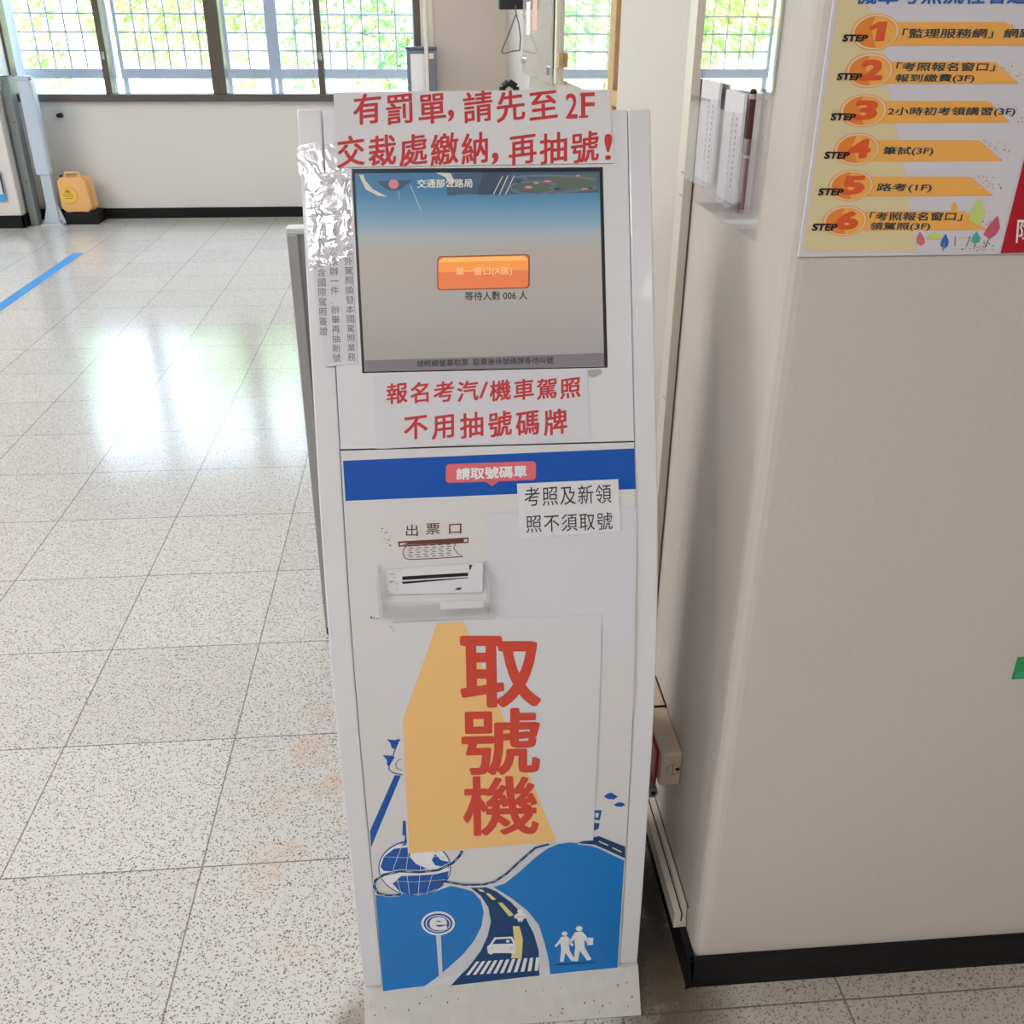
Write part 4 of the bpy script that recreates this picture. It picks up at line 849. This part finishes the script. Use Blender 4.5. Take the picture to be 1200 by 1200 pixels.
b = MB(); b.box(-3.0, -2.985, fy+.03, fy+.06, cz1-.001, cz1+.014, M_black); b.build('latch', lid, bevel=.003)
b = MB(); b.cyl((-2.945, fy-.001, .232), (-2.945, fy-.006, .232), .068, M_emblem, 32); b.cyl((-2.945, fy-.0061, .232), (-2.945, fy-.0068, .232), .060, mat('yellow_emblem_inner', (238, 196, 74)), 32)
b.add([(-2.972, fy-.0074, .255), (-2.918, fy-.0074, .255), (-2.945, fy-.0074, .285)], [(0, 1, 2)], M_emblem2)
for z in (.238, .222, .205): b.box(-2.985+.01*(z < .21), -2.905-.01*(z < .21), fy-.0074, fy-.007, z, z+.007, M_emblem2)
b.build('emblem', lid)['label'] = 'round yellow emblem'
for x in (-2.97, -2.83): MB().box(x-.02, x+.02, fy+.02, fy+.05, .092, .1, M_case).build('foot', r)
tag(MB().box(-3.0, -2.74, 8.58, 8.832, 0, .0915, M_baseb).build('low_plinth', bevel=.004), 'low black plinth on the floor carrying the orange-yellow case', 'plinth')

r = thing('barrier_post', (-3.11, 8.6, 0), 'pale blue-grey steel barrier post with gusseted foot, left of the yellow case', 'post')
MB().box(-3.19, -3.01, 8.53, 8.69, 0, .012, M_steel).build('base_plate', r, bevel=.002)
MB().box(-3.135, -3.055, 8.58, 8.64, .012, .40, M_steel).build('lower_post', r, bevel=.003)
MB().box(-3.158, -3.05, 8.565, 8.655, .40, 1.10, mat('pale_blue_cover', (196, 210, 226), rough=.4)).build('sleeve', r, bevel=.004)
for s_ in (-1, 1):
    xb = -3.135 if s_ < 0 else -3.055
    MB().prism([(0, .012), (.05, .012), (0, .17)], lambda q: (xb+s_*q[0], 8.60, q[1]), lambda q: (xb+s_*q[0], 8.612, q[1]), M_steel).build('gusset', r)
MB().box(-3.165, -3.075, 8.56, 8.66, 1.10, 1.135, M_steel).build('head', r, bevel=.004)
MB().cyl((-3.19, 8.61, 1.115), (-3.05, 8.61, 1.115), .012, M_chrome).build('pivot_bolt', r)
b = MB(); b.tube([(-3.085, 8.56, 1.10), (-3.055, 8.556, 1.03), (-3.04, 8.556, .9), (-3.04, 8.56, .42)], .006, M_steel, 6); b.build('side_strap', r)
for x in (-3.175, -3.025): MB().cyl((x, 8.55, .012), (x, 8.55, .04), .009, M_chrome, 10).build('anchor_bolt', r)
b = MB(); b.box(-3.275, -3.215, 8.55, 8.66, 0, 1.13, M_postgrey); b.box(-3.272, -3.218, 8.551, 8.659, 1.13, 1.134, M_black)
for z in (.35, .8): b.cyl((-3.24, 8.5495, z), (-3.24, 8.552, z), .006, M_black, 10)
tag(b.build('channel_post', bevel=.003), 'dull grey steel channel post against the far left column', 'post')
b = MB(); b.cyl((-2.965, YB, .83), (-2.965, YB-.03, .83), .008, M_chrome, 10); b.cyl((-2.99, YB-.03, .825), (-2.945, YB-.035, .83), .014, M_black, 12, .02)
tag(b.build('wall_knob', smooth=True), 'small black knob on the wall under the leftmost window pane', 'knob')
r = thing('card_holder', (-3.42, 8.45, .2), 'blue card in a black-edged holder low on the left column', 'card holder')
MB().box(-3.52, -3.385, 8.440, 8.4445, .215, .33, M_bluepaper).build('card', r)
MB().box(-3.52, -3.395, 8.436, 8.4395, .27, .45, mat('pale_card', (206, 212, 222))).build('front_sheet', r); MB().box(-3.395, -3.388, 8.434, 8.445, .28, .45, M_black).build('clip', r)

# ================================================================== BACK WALL, CENTRE AND RIGHT
r = thing('metal_cabinet', (0, 8.7, 0), 'grey metal cabinet with a white sheet on its front, standing under the window end', 'cabinet')
q0 = ony(476, 55, 8.6); q1 = ony(511, 55, 8.6); zt_ = float(q0[2])
MB().box(float(q0[0]), float(q1[0]), 8.6, 8.81, .02, zt_-.02, M_cabinet).build('body', r, bevel=.004)
MB().box(float(q0[0])-.008, float(q1[0])+.008, 8.59, 8.815, zt_-.02, zt_, mat('dark_grey_top', (84, 92, 108), rough=.4)).build('top', r, bevel=.004)
MB().box(float(q0[0])+.02, float(q1[0])-.02, 8.61, 8.8, 0, .02, M_black).build('plinth', r)
MB().box(float(q0[0])+.03, float(q0[0])+.15, 8.5975, 8.5995, zt_-.33, zt_-.05, M_paper).build('notice_sheet', r)
MB().box(float(q1[0])-.06, float(q1[0])-.02, 8.592, 8.5995, zt_-.085, zt_-.045, M_pvc).build('lock', r)
q0 = ony(499.5, 60, 8.54)
tag(MB().cyl((float(q0[0]), 8.54, 0), (float(q0[0]), 8.54, 2.9), .016, M_pvc, 14).build('white_pipe', smooth=True), 'thin white vertical pipe in front of the grey cabinet', 'pipe')
r = thing('power_adapter', (.63, 7.2, 1.6), 'black box adapter with a dangling cable loop high in the far right corner', 'adapter')
q0 = ony(585, 11, 7.15)
MB().box(float(q0[0]), XR-.0005, 7.15, 7.27, float(q0[2]), float(q0[2])+.12, M_black).build('housing', r, bevel=.005)
b = MB(); P_ = [ony(x, y, 7.14) for x, y in ((604, 6), (605, 17), (608, 28), (610, 44), (609, 59), (600, 60), (594, 62), (589.5, 62.5), (588, 61), (589, 57), (596, 40), (602, 24), (605, 16))]
b.tube([tuple(q) for q in P_], .0045, mat('grey_cable', (92, 86, 82)), 8); b.build('cable', r, smooth=True)
# whiteboard on standoffs, wood-framed glazed board: both on the right wall
XS = XR-.045
c = [onx(x, y, XS) for x, y in ((613, 0), (613, 87), (645, 98), (645, 0))]
ya, yb = float(c[0][1]), float(c[2][1]); zb_ = float((c[1][2]+c[2][2])/2)
r = thing('glass_board', (XS, (ya+yb)/2, zb_), 'pale glazed board on steel standoffs, in the far right corner', 'board')
MB().box(XS, XS+.01, yb, ya, zb_, 2.3, M_board).build('sheet', r, bevel=.001)
MB().box(XS-.0008, XS-.0002, yb+(ya-yb)*.45, yb+(ya-yb)*.6, zb_+.25, zb_+.42, mat('faded_red_print', (226, 150, 138))).build('printed_panel', r); MB().box(XS-.0008, XS-.0002, yb+(ya-yb)*.7, yb+(ya-yb)*.85, zb_+.22, zb_+.4, M_verge).build('printed_panel', r)
for yy in (ya-.08, yb+.08): MB().cyl((XS-.015, yy, zb_+.07), (XR-.0005, yy, zb_+.07), .022, M_chrome, 16).build('standoff', r, smooth=True)
XW = .515; XG = XW-.03
a0 = onx(654, 60, XG); a1 = onx(722, 60, XG); gz = float(onx(690, 108, XG)[2]); ya, yb = float(a0[1]), float(a1[1])
r = thing('framed_board', (XG, (ya+yb)/2, gz), 'glossy wood-framed notice board reflecting the windows, right of the kiosk top', 'board')
MB().box(XG+.012, XW-.0005, yb+.03, ya-.03, gz, 2.3, mat('board_backing', (222, 226, 222), rough=.5)).build('backing', r)
MB().box(XG+.004, XG+.010, yb+.03, ya-.03, gz, 2.3, M_mirror).build('glazing', r)
MB().box(XG-.01, XW-.0005, ya-.03+.0005, ya+.03, gz-.02, 2.3, M_pvc).build('side_frame', r, bevel=.003)
t = MB().box(XG-.014, XW-.0005, yb-.05, yb+.0295, gz-.05, 2.3, M_wood).build('side_frame', r, bevel=.003); t['label'] = 'wooden frame side'
b = MB(); b.box(XG-.02, XW-.0005, yb-.16, yb-.055, gz+.0, gz+.035, M_wood); b.build('ledge', r, bevel=.003)
MB().box(XG-.012, XG+.0035, yb+.03, yb+.12, gz-.02, gz+.02, M_wood).build('clip', r); MB().box(XG-.012, XG+.0035, ya-.12, ya-.04, gz+.04, gz+.085, M_wood).build('clip', r)
